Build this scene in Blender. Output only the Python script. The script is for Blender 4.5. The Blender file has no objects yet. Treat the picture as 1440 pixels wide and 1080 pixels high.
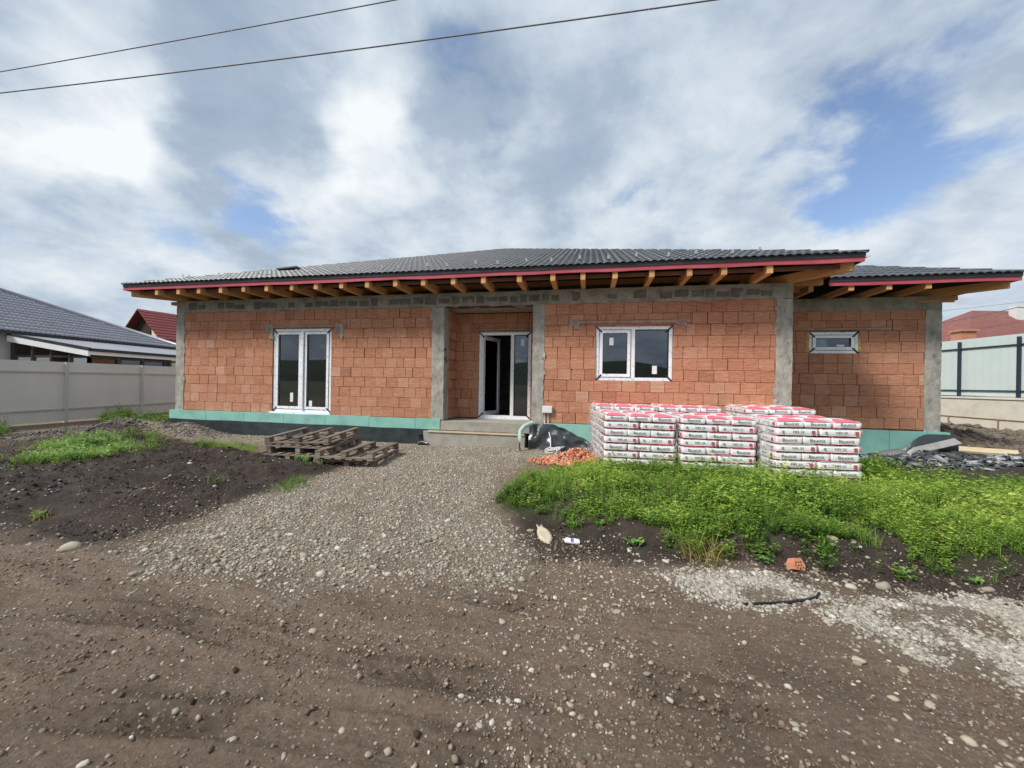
import bpy, bmesh, math, random
import numpy as np
from mathutils import Vector, Matrix, noise as mnoise
S = bpy.context.scene
COL = S.collection
rad = math.radians
random.seed(11)
rng = np.random.default_rng(7)

# ------------------------------------------------------------------ camera
# x runs along the house front, y into the plot, z up; the front wall is y = 0
YAW, ROLL, CAM = rad(-11.238), rad(0.9656), Vector((0.0, -8.925, 1.504))
FPX = 541.0                                   # focal length in pixels of a 1440 wide frame
fw = Vector((math.sin(YAW), math.cos(YAW), 0)); r0 = Vector((math.cos(YAW), -math.sin(YAW), 0)); u0 = Vector((0, 0, 1))
rt = r0 * math.cos(ROLL) + u0 * math.sin(ROLL)
up = u0 * math.cos(ROLL) - r0 * math.sin(ROLL)
cd = bpy.data.cameras.new('camera'); cam = bpy.data.objects.new('camera', cd); COL.objects.link(cam)
cam.matrix_world = Matrix(((rt.x, up.x, -fw.x, CAM.x), (rt.y, up.y, -fw.y, CAM.y), (rt.z, up.z, -fw.z, CAM.z), (0, 0, 0, 1)))
cd.sensor_fit = 'HORIZONTAL'; cd.sensor_width = 36; cd.lens = 36 * FPX / 1440
cd.clip_start = .05; cd.clip_end = 6000
S.camera = cam

def ray(px, py):
    return fw + rt * ((px - 720) / FPX) - up * ((py - 540) / FPX)
def at(px, py, z=0.0):                          # survey point on the level z
    d = ray(px, py); t = (z - CAM.z) / d.z; return CAM + d * t
def atY(px, py, y):
    d = ray(px, py); t = (y - CAM.y) / d.y; return CAM + d * t
def atD(px, py, D):
    return CAM + ray(px, py) * D

# ------------------------------------------------------------------ light
SUN_EL, SUN_AZ = 47.0, 228.0                   # azimuth clockwise from +y
sd = Vector((math.sin(rad(SUN_AZ)) * math.cos(rad(SUN_EL)), math.cos(rad(SUN_AZ)) * math.cos(rad(SUN_EL)), math.sin(rad(SUN_EL))))
ld = bpy.data.lights.new('sun', 'SUN'); sun = bpy.data.objects.new('sun', ld); COL.objects.link(sun)
ld.energy = 3.3; ld.angle = rad(14); ld.color = (1, .965, .91)
sun.rotation_euler = (-sd).to_track_quat('-Z', 'Y').to_euler()
S.view_settings.view_transform = 'Standard'; S.view_settings.look = 'None'
S.view_settings.exposure = 0.40; S.view_settings.gamma = 1

W = bpy.data.worlds.new('World'); S.world = W; W.use_nodes = True
def build_world():
    nt = W.node_tree; nd = nt.nodes; lk = nt.links
    for n in list(nd): nd.remove(n)
    out = nd.new('ShaderNodeOutputWorld')
    sky = nd.new('ShaderNodeTexSky'); sky.sky_type = 'NISHITA'; sky.sun_disc = False
    sky.sun_elevation = rad(SUN_EL); sky.sun_rotation = rad(SUN_AZ); sky.air_density = 1.0; sky.dust_density = 1.2
    tc = nd.new('ShaderNodeTexCoord')
    def math_(op, a, b=None, clamp=False):
        n = nd.new('ShaderNodeMath'); n.operation = op; n.use_clamp = clamp
        for i, v in enumerate((a, b)):
            if v is None: continue
            if isinstance(v, (int, float)): n.inputs[i].default_value = v
            else: lk.new(v, n.inputs[i])
        return n.outputs[0]
    def mrange(v, a, b, c=0., d=1., kind='SMOOTHSTEP'):
        n = nd.new('ShaderNodeMapRange'); n.interpolation_type = kind
        n.inputs['From Min'].default_value = a; n.inputs['From Max'].default_value = b
        n.inputs['To Min'].default_value = c; n.inputs['To Max'].default_value = d
        lk.new(v, n.inputs['Value']); return n.outputs['Result']
    D = tc.outputs['Generated']
    sep = nd.new('ShaderNodeSeparateXYZ'); lk.new(D, sep.inputs[0])
    zc = math_('ADD', math_('MAXIMUM', sep.outputs['Z'], 0.0), 0.34)
    comb = nd.new('ShaderNodeCombineXYZ')
    lk.new(math_('DIVIDE', sep.outputs['X'], zc), comb.inputs['X']); lk.new(math_('DIVIDE', sep.outputs['Y'], zc), comb.inputs['Y'])
    def nz(scale, detail, rough, dist, off):
        m = nd.new('ShaderNodeMapping'); m.inputs['Location'].default_value = off; lk.new(comb.outputs[0], m.inputs['Vector'])
        n = nd.new('ShaderNodeTexNoise'); n.inputs['Scale'].default_value = scale; n.inputs['Detail'].default_value = detail
        n.inputs['Roughness'].default_value = rough; n.inputs['Distortion'].default_value = dist
        lk.new(m.outputs[0], n.inputs['Vector']); return n.outputs['Fac']
    n1 = nz(3.6, 12, .60, .2, (3.1, 1.7, 0)); n2 = nz(3.6, 12, .60, .15, (-4.2, 7.7, 2.0)); n3 = nz(.8, 4, .5, .2, (9.0, 2.2, 5))
    # warp the view direction a little so the big cloud masses have ragged edges
    w = nd.new('ShaderNodeTexNoise'); w.inputs['Scale'].default_value = 2.6; w.inputs['Detail'].default_value = 6; lk.new(comb.outputs[0], w.inputs['Vector'])
    sc = nd.new('ShaderNodeVectorMath'); sc.operation = 'MULTIPLY_ADD'; lk.new(w.outputs['Color'], sc.inputs[0])
    sc.inputs[1].default_value = (.36, .36, .36); sc.inputs[2].default_value = (-.18, -.18, -.18)
    ad = nd.new('ShaderNodeVectorMath'); ad.operation = 'ADD'; lk.new(D, ad.inputs[0]); lk.new(sc.outputs[0], ad.inputs[1])
    nr = nd.new('ShaderNodeVectorMath'); nr.operation = 'NORMALIZE'; lk.new(ad.outputs[0], nr.inputs[0])
    def blob(px, py, r, wgt):
        d = ray(px, py).normalized()
        n = nd.new('ShaderNodeVectorMath'); n.operation = 'DOT_PRODUCT'; lk.new(nr.outputs[0], n.inputs[0]); n.inputs[1].default_value = d
        return mrange(n.outputs['Value'], math.cos(rad(r)), 1.0, 0, wgt)
    def total(lst):
        acc = None
        for b in lst:
            v = blob(*b); acc = v if acc is None else math_('ADD', acc, v)
        return acc
    bright = total(CLOUD_LIGHT); blue = total(CLOUD_GAP)
    # cloud brightness
    b = math_('ADD', math_('MULTIPLY', math_('SUBTRACT', n2, .5), 1.3), math_('MULTIPLY', math_('SUBTRACT', n3, .5), .35))
    b = math_('ADD', math_('ADD', b, bright), .5)
    ramp = nd.new('ShaderNodeValToRGB'); lk.new(b, ramp.inputs[0])
    e = ramp.color_ramp.elements; e[0].position = 0.08; e[0].color = (.255, .325, .42, 1); e[1].position = .95; e[1].color = (.70, .73, .75, 1)
    for p, c in ((.34, (.32, .39, .48, 1)), (.56, (.46, .525, .595, 1))):
        x = e.new(p); x.color = c
    gap = mrange(math_('ADD', math_('ADD', math_('MULTIPLY', math_('SUBTRACT', n1, .5), 2.9), blue), math_('MULTIPLY', b, -.35)), .02, .80)
    mul = nd.new('ShaderNodeMix'); mul.data_type = 'RGBA'; mul.blend_type = 'MULTIPLY'; mul.inputs[0].default_value = 1
    lk.new(sky.outputs[0], mul.inputs[6]); mul.inputs[7].default_value = (.135, .135, .14, 1)
    mix = nd.new('ShaderNodeMix'); mix.data_type = 'RGBA'; lk.new(gap, mix.inputs[0]); lk.new(ramp.outputs[0], mix.inputs[6]); lk.new(mul.outputs[2], mix.inputs[7])
    bg = nd.new('ShaderNodeBackground'); bg.inputs['Strength'].default_value = 1.0; lk.new(mix.outputs[2], bg.inputs['Color'])
    lk.new(bg.outputs[0], out.inputs['Surface'])
CLOUD_LIGHT = [(90, 140, 11, .42), (190, 200, 9, .25), (540, 235, 9, .40), (430, 230, 8, .15), (170, 300, 10, .18), (680, 320, 12, .12), (850, 20, 12, .12),
               (420, 40, 8, .12), (1000, 300, 18, .06), (350, 85, 11, -.22), (645, 110, 7, -.24), (20, 20, 9, -.2), (310, 235, 7, -.14), (760, 210, 12, -.13),
               (20, 230, 8, -.12), (1270, 120, 16, -.08), (900, 180, 12, -.06), (1050, 60, 12, .1), (1300, 330, 14, .1)]
CLOUD_GAP = [(395, 300, 5, .60), (60, 292, 5, .45), (265, 325, 4, .40), (1170, 200, 9, .32), (1290, 250, 10, .26), (1400, 80, 12, .36), (1340, 150, 9, .15), (610, 220, 4, .45),
             (690, 180, 4, .36), (630, 75, 4, .40), (1230, 250, 8, .3), (720, 330, 10, -.2), (60, 130, 14, -.3), (200, 220, 12, -.2), (500, 240, 9, -.15), (900, 120, 16, -.1)]
build_world()

# ------------------------------------------------------------------ materials
def new_mat(name):
    m = bpy.data.materials.new(name); m.use_nodes = True
    return m, m.node_tree.nodes, m.node_tree.links, m.node_tree.nodes['Principled BSDF']
def rgba(c): return (c[0], c[1], c[2], 1)
def noisy(name, cols, scale=8, rough=.85, bump=.2, bscale=None, detail=6, stretch=(1, 1, 1), attr=None, attr_cols=None, attr_mix=.6, metal=0, coord='Object', bdist=.02, spec=.3, nrough=.55):
    """colour ramp driven by noise, optionally mixed with a per-face value"""
    m, nd, lk, bs = new_mat(name)
    tc = nd.new('ShaderNodeTexCoord'); mp = nd.new('ShaderNodeMapping'); mp.inputs['Scale'].default_value = stretch
    lk.new(tc.outputs[coord], mp.inputs['Vector'])
    n = nd.new('ShaderNodeTexNoise'); n.inputs['Scale'].default_value = scale; n.inputs['Detail'].default_value = detail; n.inputs['Roughness'].default_value = nrough
    lk.new(mp.outputs[0], n.inputs['Vector'])
    r = nd.new('ShaderNodeValToRGB'); lk.new(n.outputs['Fac'], r.inputs[0]); e = r.color_ramp.elements
    k = len(cols)
    e[0].position = .28; e[0].color = rgba(cols[0]); e[1].position = .72; e[1].color = rgba(cols[-1])
    for i in range(1, k - 1):
        x = e.new(.28 + .44 * i / (k - 1)); x.color = rgba(cols[i])
    colour = r.outputs[0]
    if attr:
        a = nd.new('ShaderNodeAttribute'); a.attribute_name = attr
        r2 = nd.new('ShaderNodeValToRGB'); lk.new(a.outputs['Fac'], r2.inputs[0]); e = r2.color_ramp.elements
        e[0].color = rgba(attr_cols[0]); e[1].color = rgba(attr_cols[-1])
        for i in range(1, len(attr_cols) - 1):
            x = e.new(i / (len(attr_cols) - 1)); x.color = rgba(attr_cols[i])
        mx = nd.new('ShaderNodeMix'); mx.data_type = 'RGBA'; mx.inputs[0].default_value = attr_mix
        lk.new(colour, mx.inputs[6]); lk.new(r2.outputs[0], mx.inputs[7]); colour = mx.outputs[2]
    lk.new(colour, bs.inputs['Base Color']); bs.inputs['Roughness'].default_value = rough; bs.inputs['Metallic'].default_value = metal
    bs.inputs['Specular IOR Level'].default_value = spec
    if bump:
        n2 = nd.new('ShaderNodeTexNoise'); n2.inputs['Scale'].default_value = bscale or scale * 3; n2.inputs['Detail'].default_value = 6
        lk.new(mp.outputs[0], n2.inputs['Vector'])
        b = nd.new('ShaderNodeBump'); b.inputs['Strength'].default_value = bump; b.inputs['Distance'].default_value = bdist
        lk.new(n2.outputs['Fac'], b.inputs['Height']); lk.new(b.outputs[0], bs.inputs['Normal'])
    return m

MT = {}
MT['brick'] = noisy('fired_clay_block', [(.22, .080, .045), (.43, .182, .105), (.53, .275, .175), (.72, .49, .37)], 4, .92, .8, 9, 9, (1.6, 1.6, 12), 'var',
                    [(.29, .11, .058), (.43, .178, .095), (.49, .22, .123), (.54, .275, .168), (.63, .41, .295)], .45, bdist=.014, nrough=.7)
def groove():
    """scored block faces: fine horizontal ribs on top of the fired clay colour"""
    m = MT['brick']; nd = m.node_tree.nodes; lk = m.node_tree.links; bs = nd['Principled BSDF']
    old = bs.inputs['Normal'].links[0].from_socket; col = bs.inputs['Base Color'].links[0].from_socket
    tc = nd.new('ShaderNodeTexCoord'); w = nd.new('ShaderNodeTexWave'); w.bands_direction = 'Z'; w.inputs['Scale'].default_value = 11; w.inputs['Distortion'].default_value = 2.2
    w.inputs['Detail'].default_value = 3; w.inputs['Detail Scale'].default_value = 2.5; lk.new(tc.outputs['Object'], w.inputs['Vector'])
    b = nd.new('ShaderNodeBump'); b.inputs['Strength'].default_value = .4; b.inputs['Distance'].default_value = .006; lk.new(w.outputs['Fac'], b.inputs['Height']); lk.new(old, b.inputs['Normal']); lk.new(b.outputs[0], bs.inputs['Normal'])
    # dusty grey mortar smears here and there
    n = nd.new('ShaderNodeTexNoise'); n.inputs['Scale'].default_value = 2.6; n.inputs['Detail'].default_value = 9; n.inputs['Roughness'].default_value = .72; lk.new(tc.outputs['Object'], n.inputs['Vector'])
    r = nd.new('ShaderNodeMapRange'); r.inputs['From Min'].default_value = .60; r.inputs['From Max'].default_value = .78; r.inputs['To Max'].default_value = .65; lk.new(n.outputs['Fac'], r.inputs['Value'])
    mx = nd.new('ShaderNodeMix'); mx.data_type = 'RGBA'; lk.new(r.outputs[0], mx.inputs[0]); lk.new(col, mx.inputs[6]); mx.inputs[7].default_value = (.50, .40, .33, 1); lk.new(mx.outputs[2], bs.inputs['Base Color'])
groove()
MT['joint'] = noisy('dark_joint', [(.06, .03, .02), (.15, .075, .05)], 6, .95, .3)
MT['concrete'] = noisy('site_cast_concrete', [(.11, .105, .09), (.29, .275, .24), (.39, .37, .325), (.49, .47, .42)], 5.5, .9, .6, 26, 10, (1, 1, .6), bdist=.02, nrough=.72)
MT['beam'] = noisy('ring_beam_concrete', [(.16, .15, .12), (.30, .28, .23), (.41, .385, .325)], 4, .9, .6, 26, 10, (1, 1, 1), bdist=.02, nrough=.72)
MT['screed'] = noisy('pale_screed', [(.28, .26, .22), (.40, .37, .32)], 5, .9, .4, 30)
MT['xps'] = noisy('green_foam_board', [(.16, .34, .29), (.24, .48, .41), (.27, .53, .455)], 2.2, .75, .15, 20, 8)
MT['membrane'] = noisy('black_membrane', [(.018, .024, .026), (.04, .05, .052)], 5, .30, .35, 9, spec=.7)
MT['pine'] = noisy('rafter_pine', [(.52, .26, .10), (.66, .37, .16)], 6, .8, .15, 40, 6, (1, .12, 5), 'var', [(.42, .23, .11), (.62, .33, .13), (.68, .40, .17)], .5)
MT['old_wood'] = noisy('weathered_wood', [(.12, .095, .075), (.26, .215, .17)], 5, .9, .3, 40, 7, (5, .5, 5), 'var', [(.10, .078, .062), (.23, .185, .145), (.42, .35, .28)], .55)
MT['plank'] = noisy('pale_plank', [(.48, .37, .24), (.62, .50, .34)], 4, .85, .2, 30, 6, (.4, 4, 4))
MT['red_foil'] = noisy('red_underlay', [(.36, .06, .085), (.50, .105, .13)], 4, .5, .15, 12, 5, (.4, 1, 1))
MT['dark_metal'] = noisy('dark_sheet_metal', [(.028, .029, .034), (.05, .052, .06)], 3, .45, .05)
MT['under'] = noisy('dark_underlay', [(.03, .016, .014), (.05, .03, .026)], 3, .9, .1)
MT['tile'] = noisy('graphite_roof_tile', [(.055, .062, .072), (.10, .11, .125)], 4, .44, .15, 60, 6, (1, 1, 1), 'var', [(.05, .056, .065), (.085, .093, .108), (.12, .13, .145)], .5, spec=.8)
MT['tile_old'] = noisy('grey_roof_tile', [(.24, .24, .265), (.36, .36, .39)], 4, .33, .15, 60, 6, (1, 1, 1), 'var', [(.22, .22, .245), (.36, .36, .39)], .5, spec=1.0)
MT['tile_red'] = noisy('red_roof_sheet', [(.16, .03, .03), (.24, .055, .05)], 4, .5, .1)
MT['tile_brown'] = noisy('brown_red_roof', [(.17, .065, .055), (.25, .10, .085)], 4, .7, .1)
MT['pvc'] = noisy('film_covered_pvc', [(.40, .43, .52), (.80, .82, .86), (.86, .87, .88), (.86, .87, .88)], 17, .35, .12, 22, 6, (1, 1, 1), spec=.5)
MT['black'] = noisy('black_rubber', [(.012, .012, .014), (.03, .03, .032)], 8, .6, .1)
MT['white_paint'] = noisy('white_paint', [(.70, .70, .69), (.80, .80, .79)], 3, .6, .05)
MT['render_wall'] = noisy('white_render', [(.60, .61, .60), (.70, .71, .70)], 3, .9, .1)
MT['cream'] = noisy('cream_render', [(.58, .50, .38), (.66, .58, .45)], 3, .9, .1)
MT['fence_grey'] = noisy('grey_sheet_fence', [(.66, .67, .62), (.74, .75, .70)], 1.2, .6, .05, 3, 6, (1.5, 1.5, .35))
MT['fence_post'] = noisy('grey_post', [(.54, .55, .52), (.60, .61, .58)], 2, .5, .05)
MT['fence_pale'] = noisy('pale_green_sheet', [(.50, .58, .55), (.55, .63, .60)], 1.2, .6, .04, 3)
MT['fence_navy'] = noisy('dark_blue_steel', [(.022, .026, .045), (.035, .04, .065)], 4, .45, .05)
MT['boundary'] = noisy('cream_concrete_wall', [(.48, .44, .36), (.58, .54, .45), (.63, .59, .50)], 2.2, .9, .25, 14, 8)
MT['steel'] = noisy('zinc', [(.62, .63, .64), (.78, .79, .8)], 10, .3, .05, metal=.6)
MT['cable'] = noisy('dark_cable', [(.14, .14, .15), (.20, .20, .21)], 4, .6, 0)
MT['rubble'] = noisy('brick_rubble', [(.42, .13, .07), (.60, .26, .16)], 12, .95, .2, 30, 6, (1, 1, 1), 'var', [(.33, .10, .06), (.52, .17, .09), (.60, .27, .17), (.66, .50, .36)], .7)
MT['shard'] = noisy('tile_shard', [(.035, .038, .042), (.08, .085, .09)], 12, .55, .1, 30, 6, (1, 1, 1), 'var', [(.03, .032, .036), (.06, .064, .07), (.10, .11, .12), (.50, .50, .49)], .8)
MT['stone'] = noisy('river_stone', [(.21, .18, .145), (.40, .355, .29)], 30, .85, .1, 60, 6, (1, 1, 1), 'var',
                    [(.10, .085, .068), (.18, .152, .118), (.25, .215, .168), (.31, .27, .205), (.40, .34, .25), (.47, .43, .36), (.58, .54, .47)], .8)
MT['pale_stone'] = noisy('pale_gravel', [(.25, .225, .185), (.40, .37, .315)], 30, .85, .1, 60, 6, (1, 1, 1), 'var',
                    [(.11, .095, .077), (.22, .195, .155), (.31, .28, .23), (.40, .365, .305), (.58, .55, .49)], .8)
MT['clod'] = noisy('soil_clod', [(.035, .026, .02), (.075, .056, .044)], 14, .95, .5, 30, 6, (1, 1, 1), 'var', [(.028, .021, .017), (.08, .062, .048)], .5)

def glass_mat():
    m, nd, lk, bs = new_mat('window_glass')
    out = nd['Material Output']; nd.remove(bs)
    g = nd.new('ShaderNodeBsdfGlossy'); g.inputs['Roughness'].default_value = .015; g.inputs['Color'].default_value = (.9, .94, 1, 1)
    t = nd.new('ShaderNodeBsdfTransparent'); t.inputs['Color'].default_value = (.5, .53, .54, 1)
    f = nd.new('ShaderNodeFresnel'); f.inputs['IOR'].default_value = 2.1
    mx = nd.new('ShaderNodeMixShader'); lk.new(f.outputs[0], mx.inputs[0]); lk.new(t.outputs[0], mx.inputs[1]); lk.new(g.outputs[0], mx.inputs[2])
    lk.new(mx.outputs[0], out.inputs['Surface']); return m
MT['glass'] = glass_mat()
def leaf_mat(name, cols):
    m, nd, lk, bs = new_mat(name)
    out = nd['Material Output']
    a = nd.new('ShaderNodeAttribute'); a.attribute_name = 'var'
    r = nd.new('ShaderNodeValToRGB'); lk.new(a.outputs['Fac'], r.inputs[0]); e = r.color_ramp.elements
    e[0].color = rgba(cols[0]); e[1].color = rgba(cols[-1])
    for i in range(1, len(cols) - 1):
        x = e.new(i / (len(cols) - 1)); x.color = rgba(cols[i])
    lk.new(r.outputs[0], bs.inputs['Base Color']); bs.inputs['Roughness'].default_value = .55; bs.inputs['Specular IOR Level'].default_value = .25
    t = nd.new('ShaderNodeBsdfTranslucent'); lk.new(r.outputs[0], t.inputs['Color'])
    mx = nd.new('ShaderNodeMixShader'); mx.inputs[0].default_value = .35
    lk.new(bs.outputs[0], mx.inputs[1]); lk.new(t.outputs[0], mx.inputs[2]); lk.new(mx.outputs[0], out.inputs['Surface'])
    return m
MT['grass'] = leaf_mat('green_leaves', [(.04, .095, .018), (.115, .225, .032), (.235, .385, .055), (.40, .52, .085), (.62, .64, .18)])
MT['dry_grass'] = leaf_mat('yellow_leaves', [(.30, .26, .07), (.50, .42, .13)])
MT['weed'] = leaf_mat('weed_leaves', [(.06, .15, .03), (.15, .29, .06), (.27, .43, .11), (.42, .54, .22)])

# ------------------------------------------------------------------ mesh helpers
def tag(o, label=None, cat=None, group=None, kind=None):
    if label: o['label'] = label
    if cat: o['category'] = cat
    if group: o['group'] = group
    if kind: o['kind'] = kind
    return o
def empty(name, loc, label, cat, group=None, rz=0):
    o = bpy.data.objects.new(name, None); COL.objects.link(o); o.location = loc; o.rotation_euler = (0, 0, rz); o.empty_display_size = .2
    return tag(o, label, cat, group)
class MB:
    """collects polygons, then links them as one mesh object"""
    def __init__(s): s.v = []; s.f = []; s.var = []; s.mi = []
    def quad(s, pts, var=.5, mi=0):
        n = len(s.v); s.v += [tuple(p) for p in pts]; s.f.append(tuple(range(n, n + len(pts)))); s.var.append(var); s.mi.append(mi)
    def box(s, x0, x1, y0, y1, z0, z1, var=.5, mi=0, jit=0):
        P = [(x0, y0, z0), (x1, y0, z0), (x1, y1, z0), (x0, y1, z0), (x0, y0, z1), (x1, y0, z1), (x1, y1, z1), (x0, y1, z1)]
        if jit: P = [tuple(c + random.uniform(-jit, jit) for c in p) for p in P]
        s.hexa(P, var, mi)
    def hexa(s, P, var=.5, mi=0):
        n = len(s.v); s.v += [tuple(p) for p in P]
        for q in ((0, 3, 2, 1), (4, 5, 6, 7), (0, 1, 5, 4), (1, 2, 6, 5), (2, 3, 7, 6), (3, 0, 4, 7)):
            s.f.append(tuple(n + i for i in q)); s.var.append(var); s.mi.append(mi)
    def bar(s, a, b, w, h, var=.5, mi=0, roll=0.0):
        """a rectangular bar from a to b, w wide sideways, h high"""
        a, b = Vector(a), Vector(b); d = (b - a).normalized()
        side = d.cross(Vector((0, 0, 1)))
        if side.length < 1e-4: side = Vector((1, 0, 0))
        side.normalize(); u = side.cross(d)
        if roll: q = Matrix.Rotation(roll, 3, d); side = q @ side; u = q @ u
        P = []
        for u_ in (-1, 1):
            for (e, sg) in ((a, -1), (a, 1), (b, 1), (b, -1)):
                P.append(e + side * (sg * w / 2) + u * (u_ * h / 2))
        s.hexa(P, var, mi)
    def tube(s, pts, r, n=8, var=.5, mi=0, cap=True):
        pts = [Vector(p) for p in pts]; base = len(s.v)
        for i, p in enumerate(pts):
            d = (pts[min(i + 1, len(pts) - 1)] - pts[max(i - 1, 0)]).normalized()
            a = d.cross(Vector((0, 0, 1)))
            if a.length < 1e-3: a = Vector((1, 0, 0))
            a.normalize(); b = a.cross(d); rr = r[i] if isinstance(r, (list, tuple)) else r
            for k in range(n):
                t = 2 * math.pi * k / n; s.v.append(tuple(p + (a * math.cos(t) + b * math.sin(t)) * rr))
        for i in range(len(pts) - 1):
            for k in range(n):
                k2 = (k + 1) % n
                s.f.append((base + i * n + k, base + i * n + k2, base + (i + 1) * n + k2, base + (i + 1) * n + k)); s.var.append(var); s.mi.append(mi)
        if cap:
            s.f.append(tuple(base + k for k in range(n))); s.var.append(var); s.mi.append(mi)
            m = base + (len(pts) - 1) * n; s.f.append(tuple(m + k for k in reversed(range(n)))); s.var.append(var); s.mi.append(mi)
    def grid(s, P, var=.5, mi=0):
        """P[i][j] points"""
        n = len(s.v); R = len(P); C = len(P[0])
        for row in P: s.v += [tuple(p) for p in row]
        for i in range(R - 1):
            for j in range(C - 1):
                s.f.append((n + i * C + j, n + i * C + j + 1, n + (i + 1) * C + j + 1, n + (i + 1) * C + j)); s.var.append(var); s.mi.append(mi)
    def rough_box(s, x0, x1, y0, y1, z0, z1, step=.06, amp=.008, freq=6, seed=0):
        def grid(fn, a, b):
            na = max(1, round(a / step)); nb = max(1, round(b / step)); P = []
            for i in range(na + 1):
                row = []
                for j in range(nb + 1):
                    p = Vector(fn(i / na, j / nb)); q = mnoise.noise_vector(p * freq + Vector((seed, 0, 0))) * amp + mnoise.noise_vector(p * freq * 3.7) * amp * .5
                    row.append(p + q)
                P.append(row)
            s.grid(P)
        X, Y, Z = x1 - x0, y1 - y0, z1 - z0
        grid(lambda a, b: (x0 + a * X, y0, z0 + b * Z), X, Z); grid(lambda a, b: (x1 - a * X, y1, z0 + b * Z), X, Z)
        grid(lambda a, b: (x1, y0 + a * Y, z0 + b * Z), Y, Z); grid(lambda a, b: (x0, y1 - a * Y, z0 + b * Z), Y, Z)
        grid(lambda a, b: (x0 + a * X, y0 + b * Y, z1), X, Y); grid(lambda a, b: (x0 + a * X, y1 - b * Y, z0), X, Y)
    def build(s, name, mat, parent=None, smooth=False, local=False):
        me = bpy.data.meshes.new(name)
        off = Vector((0, 0, 0))
        V = s.v
        if parent is not None and not local:
            L = parent
            while L is not None: off = off + L.location; L = L.parent
            V = [(x - off.x, y - off.y, z - off.z) for x, y, z in V]
        me.from_pydata(V, [], s.f); me.update()
        a = me.attributes.new('var', 'FLOAT', 'FACE'); a.data.foreach_set('value', np.array(s.var, dtype=np.float32))
        mats = mat if isinstance(mat, (list, tuple)) else [mat]
        for m in mats: me.materials.append(m)
        if len(mats) > 1: me.polygons.foreach_set('material_index', np.array(s.mi, dtype=np.int32))
        if smooth: me.polygons.foreach_set('use_smooth', np.ones(len(s.f), dtype=bool))
        o = bpy.data.objects.new(name, me); COL.objects.link(o)
        if parent is not None: o.parent = parent
        return o
def copy_tree(o, parent=None):
    c = o.copy(); COL.objects.link(c); c.parent = parent
    for ch in list(o.children): copy_tree(ch, c)
    return c
def np_object(name, V, F, mat, var=None, smooth=False, attrs=None, parent=None):
    """V (n,3), F (m,k) arrays to one object"""
    me = bpy.data.meshes.new(name); n, (m, k) = len(V), F.shape
    me.vertices.add(n); me.vertices.foreach_set('co', V.astype(np.float32).ravel())
    me.loops.add(m * k); me.loops.foreach_set('vertex_index', F.astype(np.int32).ravel())
    me.polygons.add(m); me.polygons.foreach_set('loop_start', np.arange(0, m * k, k, dtype=np.int32)); me.polygons.foreach_set('loop_total', np.full(m, k, dtype=np.int32))
    if smooth: me.polygons.foreach_set('use_smooth', np.ones(m, dtype=bool))
    me.update(calc_edges=True)
    if var is not None:
        a = me.attributes.new('var', 'FLOAT', 'FACE'); a.data.foreach_set('value', var.astype(np.float32))
    for nm, val in (attrs or {}).items():
        a = me.attributes.new(nm, 'FLOAT', 'POINT'); a.data.foreach_set('value', val.astype(np.float32))
    me.materials.append(mat)
    o = bpy.data.objects.new(name, me); COL.objects.link(o); o.parent = parent
    return o
def scatter(name, temps, which, pos, R, scl, mat, var, smooth=False, vjit=0, parent=None):
    """temps: list of (V,F,facevar or None); R (n,3,3); scl (n,3)"""
    VV, FF, AA = [], [], []; base = 0
    for t, (TV, TF, TA) in enumerate(temps):
        idx = np.where(which == t)[0]
        if len(idx) == 0: continue
        P = TV[None] * scl[idx][:, None, :]
        P = np.einsum('nij,nvj->nvi', R[idx], P) + pos[idx][:, None, :]
        VV.append(P.reshape(-1, 3)); nv = len(TV)
        FF.append((TF[None] + (base + np.arange(len(idx)) * nv)[:, None, None]).reshape(-1, TF.shape[1])); base += len(idx) * nv
        a = np.repeat(var[idx], len(TF)).reshape(len(idx), len(TF))
        if TA is not None: a = a + TA[None]
        if vjit: a = a + rng.normal(0, vjit, a.shape)
        AA.append(np.clip(a, 0, 1).ravel())
    return np_object(name, np.concatenate(VV), np.concatenate(FF), mat, np.concatenate(AA), smooth, parent=parent)
def rotz(a):
    c, s_ = np.cos(a), np.sin(a); R = np.zeros((len(a), 3, 3)); R[:, 0, 0] = c; R[:, 0, 1] = -s_; R[:, 1, 0] = s_; R[:, 1, 1] = c; R[:, 2, 2] = 1; return R
def rot_rand(n, tilt):
    a = rotz(rng.uniform(0, 2 * math.pi, n)); t = rng.normal(0, tilt, n); c, s_ = np.cos(t), np.sin(t)
    X = np.zeros((n, 3, 3)); X[:, 0, 0] = 1; X[:, 1, 1] = c; X[:, 1, 2] = -s_; X[:, 2, 1] = s_; X[:, 2, 2] = c
    return np.einsum('nij,njk->nik', a, np.einsum('nij,njk->nik', X, rotz(rng.uniform(0, 6.28, n))))
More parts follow.
